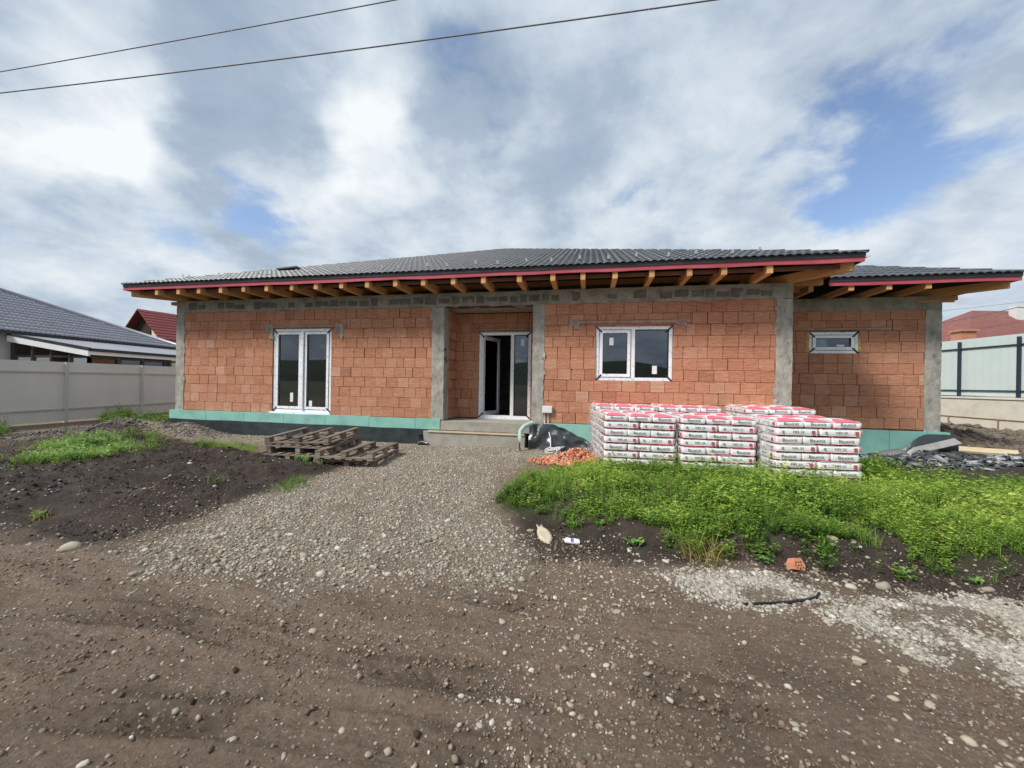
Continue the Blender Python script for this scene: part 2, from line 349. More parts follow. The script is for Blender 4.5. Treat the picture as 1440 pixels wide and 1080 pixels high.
# lattice value noise for terrain
_perm = np.random.default_rng(3).permutation(4096)
_val = np.random.default_rng(4).uniform(-1, 1, 4096)
def vnoise(x, y, s=0):
    xi = np.floor(x).astype(int); yi = np.floor(y).astype(int); fx = x - xi; fy = y - yi
    fx = fx * fx * (3 - 2 * fx); fy = fy * fy * (3 - 2 * fy)
    h = lambda a, b: _val[_perm[(_perm[(a + 57 * s) & 4095] + b) & 4095]]
    return (h(xi, yi) * (1 - fx) + h(xi + 1, yi) * fx) * (1 - fy) + (h(xi, yi + 1) * (1 - fx) + h(xi + 1, yi + 1) * fx) * fy
def fbm(x, y, f, o=4, s=0):
    r = 0; a = 1; t = 0
    for k in range(o): r = r + a * vnoise(x * f + 13.7 * k, y * f - 7.1 * k, s + k); t += a; a *= .55; f *= 2.03
    return r / t
def poly_sd(px, x, y):
    """signed distance, positive inside"""
    P = np.array(px); n = len(P); d = np.full(np.shape(x), 1e9); ins = np.zeros(np.shape(x), bool)
    for i in range(n):
        a, b = P[i], P[(i + 1) % n]; e = b - a
        t = np.clip(((x - a[0]) * e[0] + (y - a[1]) * e[1]) / (e @ e + 1e-12), 0, 1)
        d = np.minimum(d, np.hypot(x - a[0] - t * e[0], y - a[1] - t * e[1]))
        c = ((a[1] > y) != (b[1] > y)) & (x < (b[0] - a[0]) * (y - a[1]) / (b[1] - a[1] + 1e-12) + a[0]); ins ^= c
    return np.where(ins, d, -d)
def ss(a, b, x):
    t = np.clip((x - a) / (b - a), 0, 1); return t * t * (3 - 2 * t)
def survey(pts, z=0.0): return [(lambda p: (p.x, p.y))(at(px, py, z)) for px, py in pts]
# ------------------------------------------------------------------ ground
GRAVEL = [survey(p) for p in (
    [(640, 624), (560, 640), (480, 664), (400, 690), (330, 714), (260, 742), (190, 775), (205, 800), (330, 802), (430, 815), (560, 826), (700, 830), (728, 800), (706, 750), (692, 700), (702, 668), (760, 644), (850, 634), (880, 622), (740, 618)],
    [(150, 610), (247, 598), (370, 606), (640, 616), (600, 632), (480, 632), (370, 626), (250, 622)])]
DARK = [survey(p) for p in (
    [(-200, 770), (0, 752), (120, 764), (250, 742), (340, 706), (480, 660), (545, 643), (370, 640), (250, 622), (150, 604), (0, 625), (-200, 650)],
    [(694, 700), (716, 740), (735, 790), (800, 792), (900, 800), (1060, 802), (1120, 822), (1250, 836), (1440, 862), (1700, 900), (1700, 690), (1440, 650), (850, 652), (740, 668)])]
WHITE = [survey(p) for p in ([(1150, 858), (1240, 838), (1330, 842), (1440, 856), (1640, 900), (1640, 1040), (1440, 965), (1300, 930), (1200, 893)],
                             [(930, 806), (1060, 802), (1130, 826), (1180, 842), (1080, 852), (990, 842)])]
BANK = survey([(688, 706), (706, 690), (760, 668), (850, 648), (1000, 640), (1240, 640), (1440, 640), (1800, 660), (1800, 870), (1440, 836), (1330, 812), (1240, 818), (1130, 802), (1000, 786), (880, 772), (800, 748), (740, 722)])
MEADOW = survey([(692, 698), (712, 676), (780, 655), (850, 640), (1040, 640), (1212, 650), (1235, 664), (1300, 668), (1440, 668), (1900, 690), (1900, 830), (1440, 786), (1330, 778), (1270, 758), (1180, 742), (1090, 752), (1010, 745), (900, 730), (850, 716), (770, 708), (712, 706)], .17)
MOUND = survey([(-150, 775), (0, 745), (120, 750), (250, 728), (330, 702), (430, 676), (480, 655), (400, 640), (300, 622), (210, 606), (110, 612), (0, 640), (-150, 660)])
TRACKS = [survey(p) for p in ([(20, 852), (240, 874), (360, 905), (500, 945), (680, 968), (900, 985)], [(560, 815), (760, 860), (1000, 880)], [(20, 1000), (330, 1020), (600, 1060), (800, 1078)], [(700, 895), (900, 960), (1120, 1010), (1300, 1040)])]
def track(T, x, y):
    """distance to the polyline, length along it, share of it"""
    D = np.full(np.shape(x), 1e9); Sg = np.zeros(np.shape(x)); L = 0; tot = sum(math.dist(a, b) for a, b in zip(T, T[1:]))
    for a, b in zip(T, T[1:]):
        e = np.array(b) - np.array(a); l = math.hypot(*e); t = ((x - a[0]) * e[0] + (y - a[1]) * e[1]) / (l * l); tc = np.clip(t, 0, 1)
        d = np.hypot(x - a[0] - tc * e[0], y - a[1] - tc * e[1]) * np.sign((x - a[0]) * e[1] - (y - a[1]) * e[0] + 1e-12); k = np.abs(d) < np.abs(D)
        D = np.where(k, d, D); Sg = np.where(k, L + tc * l, Sg); L += l
    return D, Sg, Sg / tot
def mmax(polys, x, y): return np.max([poly_sd(p, x, y) for p in polys], axis=0)
def wob(x, y): return .16 * fbm(x, y, 1.6, 3, 21) + .07 * fbm(x, y, 6, 2, 33)
HEAPS = [(-11.6, -.9, 1.3, .8, .30), (-10.2, -.75, .8, .55, .27), (-13.0, -1.6, 1.2, .9, .14)]
def height(x, y):
    x = np.asarray(x, float); y = np.asarray(y, float)
    near = np.exp(-((np.hypot(x, y + 4) / 26) ** 2))
    h = .03 * fbm(x, y, .5, 3, 1) * near + .012 * fbm(x, y, 2.2, 3, 5) * near
    road = ss(-5.3, -6.1, y + .12 * x * 0)
    # the road: shallow tyre ruts running along it, a little churned mud
    for c, dpt, wd in ((-6.55, .014, .13), (-7.05, .010, .12), (-7.5, .012, .16)):
        yy = y - c + .11 * x - .05 * np.sin(x * .8)
        h = h - road * dpt * np.exp(-(yy / wd) ** 2) + road * .010 * np.exp(-((np.abs(yy) - wd * 1.7) / .07) ** 2)
        h = h + road * .004 * np.exp(-(yy / wd) ** 2) * np.sign(np.sin((x + yy * .9) * 62))
    h = h + road * (.015 * fbm(x, y, 7, 4, 9) + .009 * np.abs(fbm(x, y, 17, 2, 10)))
    for T in TRACKS:                            # tread prints of narrow tyres
        d, s_, t = track(T, x, y); on_ = np.exp(-(d / .075) ** 4) * ss(0, .3, t) * ss(0, .3, 1 - t) * ss(-.35, .05, fbm(x, y, 1.7, 2, 12))
        h = h - on_ * (.022 + .012 * np.sign(np.sin(s_ * 62 + np.abs(d) * 60))) + .020 * np.exp(-((np.abs(d) - .115) / .03) ** 2) * ss(0, .3, t) * ss(0, .3, 1 - t)
    w = wob(x, y)
    b = ss(-.02, .42, poly_sd(BANK, x, y) + w); b = b * (.12 + .88 * ss(-2.75, -3.6, y)); h = h + b * (.16 + .05 * fbm(x, y, 1.5, 3, 40)) + ss(0, .2, b) * ss(1, .5, b) * .05 * fbm(x, y, 6, 4, 41)
    m = ss(0, .9, poly_sd(MOUND, x, y) + w); h = h + m * (.13 + .08 * fbm(x, y, 1.4, 3, 50) + .08 * np.abs(fbm(x, y, 4.5, 4, 52)) * 1.4)
    g = ss(0, 1.2, poly_sd(GRAVEL[0], x, y) + w); h = h + g * (.05 + .035 * fbm(x, y, 1.3, 3, 60) + .012 * fbm(x, y, 7, 3, 61))
    for hx, hy, rx, ry, hh in HEAPS:
        q = ((x - hx) / rx) ** 2 + ((y - hy) / ry) ** 2
        h = h + hh * np.exp(-q * 1.3) * (1 + .25 * fbm(x, y, 2.3, 3, 70)) + .05 * np.exp(-q) * fbm(x, y, 6, 3, 71)
    # churned earth beside the far end of the wing
    q = ss(7.9, 9.3, x) * ss(-1.5, 1.5, y) * ss(40, 20, x); h = h + q * (.12 + .10 * fbm(x, y, 1.1, 4, 80))
    h = h + .50 * np.exp(-(((x - 9.3) / 1.3) ** 2 + ((y - 4.6) / 1.6) ** 2))
    # nothing rises inside the house
    inside = ss(.0, -.35, np.maximum(np.maximum(-11.8 - x, x - 7.9), np.maximum(-.12 - y, y - 13)))
    return h * (1 - inside) - .05 * inside
def zones(x, y):
    w = wob(x, y)
    g = ss(-.30, .26, mmax(GRAVEL, x, y) + w * 1.2 + .20 * fbm(x, y, 4, 3, 90))
    d = ss(-.12, .2, mmax(DARK, x, y) + w * 1.3); wh = ss(-.14, .2, mmax(WHITE, x, y) + w * .8)
    gr = ss(-.1, .3, poly_sd(MEADOW, x, y) + w)
    return g, d, wh * (.2 + .8 * ss(-.3, .1, fbm(x, y, 2.4, 3, 103))), gr
def moist_and_rut_shade(x, y):
    """shade painted along the tyre prints, plus moist mud patches at random"""
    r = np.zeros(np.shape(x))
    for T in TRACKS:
        d, s_, t = track(T, x, y); r = np.maximum(r, np.maximum(.55 * np.exp(-(d / .10) ** 2), np.exp(-((np.abs(d) - .10) / .02) ** 2)) * ss(0, .2, t) * ss(0, .2, 1 - t) * ss(-.35, .05, fbm(x, y, 1.7, 2, 12)))  # dark bands and thin lines put the shade of the prints into the colour
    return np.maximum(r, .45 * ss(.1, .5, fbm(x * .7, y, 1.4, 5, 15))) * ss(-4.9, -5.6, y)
def steps(lo, hi, fine, far, grow):
    a = list(np.arange(lo, hi + 1e-6, fine)); s_ = fine
    while a[-1] < far: s_ *= grow; a.append(a[-1] + s_)
    s_ = fine
    while a[0] > -far: s_ *= grow; a.insert(0, a[0] - s_)
    return np.array(a)
def ground_material():
    m, nd, lk, bs = new_mat('site_earth')
    tc = nd.new('ShaderNodeTexCoord'); C = tc.outputs['Object']
    def noise(scale, detail=8, rough=.6, dist=0, stretch=None):
        n = nd.new('ShaderNodeTexNoise'); n.inputs['Scale'].default_value = scale; n.inputs['Detail'].default_value = detail; n.inputs['Roughness'].default_value = rough; n.inputs['Distortion'].default_value = dist
        if stretch:
            mp = nd.new('ShaderNodeMapping'); mp.inputs['Scale'].default_value = stretch; mp.inputs['Rotation'].default_value = (0, 0, rad(7)); lk.new(C, mp.inputs['Vector']); lk.new(mp.outputs[0], n.inputs['Vector'])
        else: lk.new(C, n.inputs['Vector'])
        return n.outputs['Fac']
    def ramp(v, stops):
        r = nd.new('ShaderNodeValToRGB'); lk.new(v, r.inputs[0]); e = r.color_ramp.elements
        e[0].position, e[0].color = stops[0][0], rgba(stops[0][1]); e[1].position, e[1].color = stops[-1][0], rgba(stops[-1][1])
        for p, c in stops[1:-1]:
            x = e.new(p); x.color = rgba(c)
        return r.outputs[0]
    def mix(f, a, b):
        n = nd.new('ShaderNodeMix'); n.data_type = 'RGBA'
        if isinstance(f, float): n.inputs[0].default_value = f
        else: lk.new(f, n.inputs[0])
        lk.new(a, n.inputs[6]); lk.new(b, n.inputs[7]); return n.outputs[2]
    def attr(nm):
        a = nd.new('ShaderNodeAttribute'); a.attribute_name = nm; return a.outputs['Fac']
    def speck(scale, cols):
        v = nd.new('ShaderNodeTexVoronoi'); v.inputs['Scale'].default_value = scale; lk.new(C, v.inputs['Vector'])
        s_ = nd.new('ShaderNodeSeparateColor'); lk.new(v.outputs['Color'], s_.inputs[0])
        return ramp(s_.outputs[0], cols), v.outputs['Distance']
    mud = ramp(noise(1.1, 9, .62, .3, (1, 2.2, 1)), [(.3, (.115, .078, .050)), (.5, (.18, .127, .085)), (.7, (.25, .187, .132))])
    mud2 = ramp(noise(11, 8, .7), [(.35, (.09, .060, .040)), (.65, (.25, .188, .135))])
    mud = mix(.4, mud, mud2)
    grain = ramp(noise(48, 7, .75), [(.36, (.065, .044, .030)), (.5, (.20, .145, .10)), (.66, (.38, .30, .225))]); mud = mix(.45, mud, grain)
    streak = ramp(noise(3.2, 7, .62, .4, (1.2, 11, 1)), [(.33, (.055, .038, .027)), (.47, (.20, .145, .10)), (.68, (.25, .19, .137))]); mud = mix(.26, mud, streak)
    dark = ramp(noise(3.2, 9, .7), [(.3, (.025, .018, .014)), (.52, (.053, .039, .030)), (.75, (.10, .076, .06))])
    gcol, gd = speck(64, [(0, (.10, .082, .062)), (.35, (.20, .168, .128)), (.65, (.27, .23, .178)), (.9, (.37, .32, .25)), (1, (.50, .46, .39))])
    wcol, wd = speck(52, [(0, (.12, .10, .082)), (.4, (.24, .215, .18)), (.75, (.34, .315, .27)), (1, (.52, .49, .44))])
    gsoil = mix(ramp(noise(2.3, 6, .6), [(.40, (0, 0, 0)), (.62, (.85, .85, .85))]), gcol, mud)
    pv = nd.new('ShaderNodeTexVoronoi'); pv.inputs['Scale'].default_value = 78; pv.inputs['Randomness'].default_value = 1; lk.new(C, pv.inputs['Vector'])
    ps = nd.new('ShaderNodeSeparateColor'); lk.new(pv.outputs['Color'], ps.inputs[0])
    def mth(op, a, b):
        n = nd.new('ShaderNodeMath'); n.operation = op
        for i_, v in enumerate((a, b)):
            if isinstance(v, float): n.inputs[i_].default_value = v
            else: lk.new(v, n.inputs[i_])
        return n.outputs[0]
    clus = nd.new('ShaderNodeMapRange'); lk.new(noise(1.5, 5, .6), clus.inputs['Value']); clus.inputs['From Min'].default_value = .40; clus.inputs['From Max'].default_value = .68; clus.inputs['To Min'].default_value = .94; clus.inputs['To Max'].default_value = .66
    grit = mth('MULTIPLY', mth('GREATER_THAN', ps.outputs[0], clus.outputs[0]), mth('LESS_THAN', pv.outputs['Distance'], .40))     # tiny stones pressed into the mud
    gritc = ramp(ps.outputs[1], [(0, (.14, .115, .088)), (.5, (.30, .26, .20)), (.85, (.42, .375, .30)), (1, (.60, .57, .51))])
    wet = ramp(noise(16, 6, .65), [(.35, (.060, .041, .028)), (.65, (.125, .089, .062))]); mud = mix(attr('moist_rut_tone'), mud, wet)  # darker mud for moist patches and for the painted shade of the tyre prints
    mud = mix(grit, mud, gritc)
    c = mix(attr('dark'), mud, dark); c = mix(attr('gravel'), c, gsoil); c = mix(attr('white'), c, wcol)
    turf = ramp(noise(6, 6, .6), [(.3, (.03, .035, .015)), (.7, (.055, .075, .022))]); c = mix(attr('grass'), c, turf)
    far = ramp(noise(.05, 5, .6), [(.3, (.05, .075, .025)), (.7, (.09, .11, .04))]); c = mix(attr('far'), c, far)
    lk.new(c, bs.inputs['Base Color'])
    rr = nd.new('ShaderNodeMapRange'); lk.new(noise(1.6, 5), rr.inputs['Value']); rr.inputs['From Min'].default_value = .35; rr.inputs['From Max'].default_value = .65
    rr.inputs['To Min'].default_value = .72; rr.inputs['To Max'].default_value = .95; lk.new(rr.outputs[0], bs.inputs['Roughness']); bs.inputs['Specular IOR Level'].default_value = .3
    b1 = nd.new('ShaderNodeBump'); b1.inputs['Strength'].default_value = .95; b1.inputs['Distance'].default_value = .04; lk.new(noise(14, 10, .68), b1.inputs['Height'])
    b2 = nd.new('ShaderNodeBump'); b2.inputs['Strength'].default_value = .9; b2.inputs['Distance'].default_value = .018; lk.new(noise(60, 8, .75), b2.inputs['Height']); lk.new(b1.outputs[0], b2.inputs['Normal'])
    lk.new(b2.outputs[0], bs.inputs['Normal'])
    return m
def build_ground():
    xs = steps(-9.0, 7.0, .034, 2500, 1.12); ys = np.concatenate([np.arange(-8.5, -5.6, .02), np.arange(-5.6, .4, .04)]); ys = np.concatenate([-(8.5 + np.cumsum(.03 * 1.12 ** np.arange(85)))[::-1], ys, .4 + np.cumsum(.04 * 1.12 ** np.arange(83))])
    X, Y = np.meshgrid(xs, ys, indexing='ij'); Z = height(X, Y)
    g, d, wh, gr = zones(X, Y)
    far = ss(22, 45, np.hypot(X, Y))
    nx, ny = X.shape; I = np.arange(nx * ny).reshape(nx, ny)
    F = np.stack([I[:-1, :-1], I[1:, :-1], I[1:, 1:], I[:-1, 1:]], -1).reshape(-1, 4)
    o = np_object('ground', np.stack([X, Y, Z], -1).reshape(-1, 3), F, ground_material(), None, True, dict(gravel=g.ravel(), dark=d.ravel(), white=wh.ravel(), grass=gr.ravel(), moist_rut_tone=moist_and_rut_shade(X, Y).ravel(), far=far.ravel()))
    tag(o, kind='structure')
build_ground()
def gz(x, y): return float(height(np.array([x]), np.array([y]))[0])
def on(px, py):
    """a point of the ground seen at the given place of the survey photo"""
    z = 0.0
    for _ in range(6): p = at(px, py, z); z = gz(p.x, p.y)
    return Vector((p.x, p.y, z))
def build_hills():
    mb = MB(); N = 90; P = [[], [], []]
    for i in range(N + 1):
        a = rad(-215 + 250 * i / N); r = 700
        h = 34 + 22 * math.sin(a * 3.1 + 1) + 14 * math.sin(a * 7.3) + 8 * mnoise.noise(Vector((i * .35, 0, 0))) * 2
        for k, (rr, zz) in enumerate(((r, -3), (r + 260, max(h, 8)), (r + 700, -3))): P[k].append((rr * math.cos(a) , rr * math.sin(a) - 5, zz))
    mb.grid(P); o = mb.build('hills', noisy('wooded_hillside', [(.02, .035, .02), (.05, .07, .035)], .02, .95, .0), smooth=True); tag(o, kind='structure')
build_hills()

# ------------------------------------------------------------------ the house
ZB, ZT, ZR = .62, 3.37, 3.70              # foot of the brickwork, underside and top of the ring beam
house = empty('unfinished_house', (-3.7, 4.0, 0), 'unplastered orange brick bungalow with grey concrete posts and dark tiled hip roof', 'house')
def subtract(rect, holes):
    x0, x1, z0, z1 = rect
    xs = sorted({x0, x1, *[min(max(v, x0), x1) for h in holes for v in h[:2]]}); zs = sorted({z0, z1, *[min(max(v, z0), z1) for h in holes for v in h[2:]]})
    out = []
    for a, b in zip(xs, xs[1:]):
        for c, d in zip(zs, zs[1:]):
            if b - a < 1e-4 or d - c < 1e-4: continue
            mx, mz = (a + b) / 2, (c + d) / 2
            if not any(h[0] < mx < h[1] and h[2] < mz < h[3] for h in holes): out.append((a, b, c, d))
    return out
def clip_block(r, holes):
    out = [r]
    for h in holes:
        nxt = []
        for q in out:
            if q[1] <= h[0] or q[0] >= h[1] or q[3] <= h[2] or q[2] >= h[3]: nxt.append(q); continue
            if q[0] < h[0]: nxt.append((q[0], h[0], q[2], q[3]))
            if q[1] > h[1]: nxt.append((h[1], q[1], q[2], q[3]))
            if q[2] < h[2]: nxt.append((max(q[0], h[0]), min(q[1], h[1]), q[2], h[2]))
            if q[3] > h[3]: nxt.append((max(q[0], h[0]), min(q[1], h[1]), h[3], q[3]))
        out = nxt
    return out
def brickwork(mb, rect, holes, place, bw=.302, bh=.25, ragged=()):
    """every block its own small body, gaps open to the dark joint behind"""
    x0, x1, z0, z1 = rect; row = 0; z = z0
    while z < z1 - .02:
        zt = min(z + bh, z1); x = x0 - random.choice((.05, .10, .15, .2, .25))
        while x < x1:
            w = bw * random.uniform(.985, 1.015)
            if random.random() < .05: w *= .62
            var = min(1, max(0, random.gauss(.48, .21)))
            a, b = max(x, x0), min(x + w, x1)
            if b - a > .02:
                for (p, q, r, t) in clip_block((a, b, z, zt), holes):
                    if q - p < .02 or t - r < .02: continue
                    g = .0045; j = lambda s_=.004: random.uniform(0, s_)
                    pr = random.uniform(-.004, .004)
                    A, B, C_, D_ = p + .0030 + (j(.010) if random.random() < .3 else j(.002)), q - .0030 - (j(.010) if random.random() < .3 else j(.002)), r + .0026 + j(.0026), t - .0026 - j(.0026)
                    tl = random.uniform(-.003, .003)
                    c = .006
                    F = [place(A, pr, C_), place(B, pr + tl, C_), place(B, pr + tl, D_), place(A, pr, D_)]
                    G = [place(A - 0, .03, C_), place(B, .03, C_), place(B, .03, D_), place(A, .03, D_)]
                    if random.random() < .10:           # a chipped corner
                        k = random.randrange(4); sx = (1, -1, -1, 1)[k]; sz = (1, 1, -1, -1)[k]; n = random.uniform(.012, .04)
                        pts = []
                        for i_ in range(4):
                            xx, zz = ((A, C_), (B, C_), (B, D_), (A, D_))[i_]
                            if i_ == k:
                                p1, p2 = (xx + sx * n, zz), (xx, zz + sz * n)
                                if k in (0, 2): pts += [p2, p1]
                                else: pts += [p1, p2]
                            else: pts.append((xx, zz))
                        fr = [place(a_, pr, b_) for a_, b_ in pts]; bk = [place(a_, .03, b_) for a_, b_ in pts]
                        mb.quad(fr, var)
                        for i_ in range(5): mb.quad([fr[i_], bk[i_], bk[(i_ + 1) % 5], fr[(i_ + 1) % 5]], var)
                    else:
                        mb.quad(F, var)
                        for i_ in range(4): mb.quad([F[i_], G[i_], G[(i_ + 1) % 4], F[(i_ + 1) % 4]], var)
            x += w
        z += bh; row += 1
XL, XR = -11.57, 4.11; EXL_, EXR_ = -12.30, 4.88
WIN1 = (-8.37, -6.60, .66, 2.88); WIN2 = (.15, 1.79, 1.62, 2.84); PORCH = (-3.49, -1.29, .56, ZT); WIN3 = (5.12, 6.15, 2.35, 2.86)
DOOR = (-2.86, -1.47, .60, 2.86)
YR, YW, XW = .90, 1.40, 7.73               # porch back wall, wing front wall, wing right end
POSTS = [(XL, XL + .27), (-3.79, -3.49), (-1.29, -1.03), (3.82, XR)]
post_holes = [(a, b, -1, 9) for a, b in POSTS]
lint = [(-8.62, -6.16, 2.90, 2.975), (-.48, 2.15, 2.90, 2.975)]
mb = MB()
front_holes = post_holes + [WIN1, WIN2, PORCH] + lint
brickwork(mb, (XL, XR, ZB, ZT), front_holes, lambda x, d, z: (x, d, z))
brickwork(mb, (-3.49, -1.29, ZB - .02, ZT), [DOOR, (-3.1, -1.29, 2.89, 2.965)], lambda x, d, z: (x, YR + d, z))           # back of the porch
brickwork(mb, (.30, YR, ZB - .02, ZT), [], lambda t, d, z: (-3.49 + d, t, z))                # porch sides
brickwork(mb, (.30, YR, ZB - .02, ZT), [], lambda t, d, z: (-1.29 - d, t, z))
brickwork(mb, (XR, XW, ZB, ZT - .03), [(7.43, XW, -1, 9), WIN3, (4.75, 6.8, 2.89, 2.95)], lambda x, d, z: (x, YW + d, z))      # the wing
brickwork(mb, (.3, YW, ZB, ZT), [], lambda t, d, z: (XR - d, t, z)); brickwork(mb, (.3, 12, ZB, ZT), [], lambda t, d, z: (XL + d, t, z))
brickwork(mb, (YW + .3, 9, ZB, ZT), [], lambda t, d, z: (XW - d, t, z))
wall = mb.build('wall', MT['brick'], house)
mb = MB()                                   # the joint filling behind the blocks, and the walls nobody sees from the road
for a, b, c, d in subtract((XL + .02, XR - .02, ZB - .05, ZT + .01), [WIN1, WIN2, PORCH]): mb.box(a, b, .011, .30, c, d)
for a, b, c, d in subtract((-3.49, -1.29, .5, ZT + .01), [DOOR]): mb.box(a, b, YR + .011, YR + .28, c, d)
mb.box(-3.74, -3.502, .301, YR + .28, .5, ZT); mb.box(-1.278, -1.05, .301, YR + .28, .5, ZT)
for a, b, c, d in subtract((XR - .28, XW - .02, ZB - .05, ZT - .02), [WIN3]): mb.box(a, b, YW + .011, YW + .29, c, d)
mb.box(XR - .28, XR - .012, .301, YW, .5, ZT); mb.box(XL + .012, XL + .3, .301, 12, .5, ZT)
mb.box(XW - .3, XW - .012, YW + .3, 9, .5, ZT); mb.box(XL + .3, XW, 11.7, 12, .5, ZT)
mb.build('masonry_core', MT['joint'], house)
mb = MB()
mb.box(XL + .31, XR - .3, .31, 11.69, .40, .55); mb.box(XL + .31, XR - .3, .305, 11.69, ZT + .02, ZR - .02); mb.box(XR - .29, XW - .31, YW + .31, 8.9, .40, .55)
mb.box(XR - .29, XW - .03, YW + .295, 8.9, ZT + .02, ZR - .08); mb.box(XL + .31, XR - .3, 4.6, 4.8, .56, ZT)  # last box: unseen inner wall, added to stop light leaking through
mb.build('floor_slab', MT['concrete'], house)
for i, (a, b) in enumerate(POSTS):
    mb = MB(); mb.rough_box(a - .006, b + .006, -.012, .31, .56 if i in (1, 2) else ZB - .04, ZT - .003, .045, .011, 7, i * 9); mb.build('concrete_post', MT['concrete'], house, True)
    for k in range(9):                       # mortar squeezed out over the neighbouring blocks
        z = random.uniform(.8, 3.2); s_ = random.choice((a, b))
        if s_ == XL or (i == 1 and s_ == b) or (i == 2 and s_ == a) or s_ == XR: continue
        h = random.uniform(.05, .2); w = random.uniform(.02, .06)
        mb = MB(); mb.rough_box(s_ - w, s_ + w, -.018, .02, z, z + h, .03, .02, 14, k); mb.build('mortar_smear', MT['concrete'], house, True)
mb = MB(); mb.rough_box(7.43, XW + .006, YW - .012, YW + .3, ZB - .04, ZT - .04, .045, .011, 7, 55); mb.build('concrete_post', MT['concrete'], house, True)
mb = MB(); mb.rough_box(XL - .006, XR + .006, -.012, .30, ZT, ZR, .07, .010, 5, 3); rb = mb.build('ring_beam', MT['beam'], house, True)
mb = MB(); mb.rough_box(XR + .008, XW + .006, YW - .012, YW + .29, ZT - .035, ZR - .06, .07, .010, 5, 8); mb.build('ring_beam', MT['beam'], house, True)
for bx in ((XL, XL + .28, .31, 12, ZT, ZR), (XR - .29, XR, .31, YW - .02, ZT, ZR), (XW - .3, XW, YW + .3, 9, ZT - .03, ZR - .06)):
    mb = MB(); mb.box(*bx); mb.build('ring_beam', MT['beam'], house)
mb = MB(); mb.box(EXL_ + .1, EXR_ - .1, -.62, -.595, ZR + .075, ZR + .154); mb.build('blocking_board', noisy('red_brown_board', [(.17, .075, .05), (.26, .13, .085)], 4, .8, .1), house)
# damp rectangular board prints left on the beam by the shuttering
stain = noisy('damp_concrete', [(.10, .095, .083), (.19, .18, .16)], 5, .9, .4, 30)
x = XL + .4
while x < XR - .4:
    w = random.uniform(.16, .3)
    if random.random() < .8:
        mb = MB(); mb.rough_box(x, x + w, -.021, -.006, ZT + .07 + random.uniform(-.02, .03), ZT + .21 + random.uniform(-.03, .05), .05, .012, 9, x); mb.build('board_mark', stain, house, True)
    x += w + random.uniform(.02, .08)
for (a, b, c, d) in lint:
    mb = MB(); x = a
    while x < b - .05:
        w = min(random.uniform(.3, .9), b - x); mb.box(x + .004, x + w - .004, -.016, .012, c + .006, d - .006, random.random(), jit=.004); x += w
    mb.build('lintel', noisy('clay_lintel', [(.30, .15, .10), (.46, .33, .26)], 5, .9, .4, 20), house)
    for s_, hh in ((a + .02, .12), (a + .14, .28), (b - .2, .30), (b - .32, .10)):
        if a > -1: hh *= .4
        mb = MB(); mb.rough_box(s_, s_ + .11, -.013, .02, c - hh, d + .02, .03, .035, 11, s_ * 3); mb.build('mortar_smear', MT['concrete'], house, True)
mb = MB(); mb.box(-3.1, -1.32, YR - .016, YR + .01, 2.895, 2.96, jit=.004); mb.build('lintel', noisy('clay_lintel_porch', [(.26, .13, .09), (.38, .25, .19)], 5, .9, .4, 20), house)
mb = MB(); mb.box(4.78, 6.78, YW - .016, YW + .01, 2.895, 2.945, jit=.004); mb.build('lintel', noisy('clay_lintel_wing', [(.30, .17, .12), (.44, .32, .25)], 5, .9, .4, 20), house)
mb = MB(); mb.box(-3.49, -1.29, .302, YR + .02, ZT + .002, ZT + .015); mb.build('porch_ceiling', MT['concrete'], house)
# plinth boards and dimpled membrane
def plinth(x0, x1, y, zt, zb, step=1.25):
    mb = MB(); x = x0
    while x < x1 - .01:
        b = min(x + step, x1); mb.box(x + .005, b - .005, y - .10, y - .014, zb + random.uniform(-.01, .01), zt + random.uniform(-.012, .004)); x = b
    mb.build('plinth_board', MT['xps'], house)
plinth(XL - .10, -3.52, 0, .625, .36); plinth(-.98, XR + .1, 0, .615, .02)
plinth(XR + .1, XW - .3, YW, .60, .02); plinth(XW - .3, XW + .13, YW, .585, .02, .6)
def membrane(x0, x1, y, ztop, zbot=-.03, seed=0, end=None):
    mb = MB(); n = max(4, int((x1 - x0) / .06)); P = []
    for k in range(6):
        row = []
        for i in range(n + 1):
            x = x0 + (x1 - x0) * i / n; t = k / 5; w = mnoise.noise(Vector((x * 1.7, seed, t * .7))) * .03 + mnoise.noise(Vector((x * 6, seed, t * 2))) * .012
            row.append((x, y - .012 - .02 * t - abs(w) * (.3 + t), (ztop + .02 * mnoise.noise(Vector((x * .9, seed, 5)))) * (1 - t) + zbot * t))
        P.append(row)
    mb.grid(P); return mb.build('foundation_membrane', MT['membrane'], house, True)
membrane(XL - .12, -3.93, -.10, .37, seed=1)
mb = MB(); P = []
for k in range(10):
    row = []
    for i in range(40):
        x = -1.32 + 1.5 * i / 39; t = k / 9; bulge = .05 + .13 * t + .08 * mnoise.noise(Vector((x * 3, t * 2, 3))) + .05 * mnoise.noise(Vector((x * 8, t * 4, 3)))
        top = .60 - .42 * ss(-.9, .35, x) + .04 * mnoise.noise(Vector((x * 4, 1, 1)))
        row.append((x, -.09 - bulge, float(top) * (1 - t) + .01 * t + .03 * mnoise.noise(Vector((x * 7, t * 5, 8)))))
    P.append(row)
mb.grid(P); sheet = mb.build('plastic_sheet', MT['membrane'], None, True)
tag(sheet, 'crumpled black plastic sheet slumped against the wall foot right of the entrance step', 'plastic sheet')
mb = MB(); P = []                            # the flap folded over the wing's last board
for k in range(8):
    row = []
    for i in range(16):
        s_ = i / 15; t = k / 7; x = 6.75 + 1.15 * s_; top = .08 + .47 * float(ss(0, .55, s_))
        row.append((x, YW - .14 - .06 * math.sin(t * 3) - .05 * s_, top * (1 - t) + .0 * t + .015 * mnoise.noise(Vector((x * 5, t * 4, 0)))))
    P.append(row)
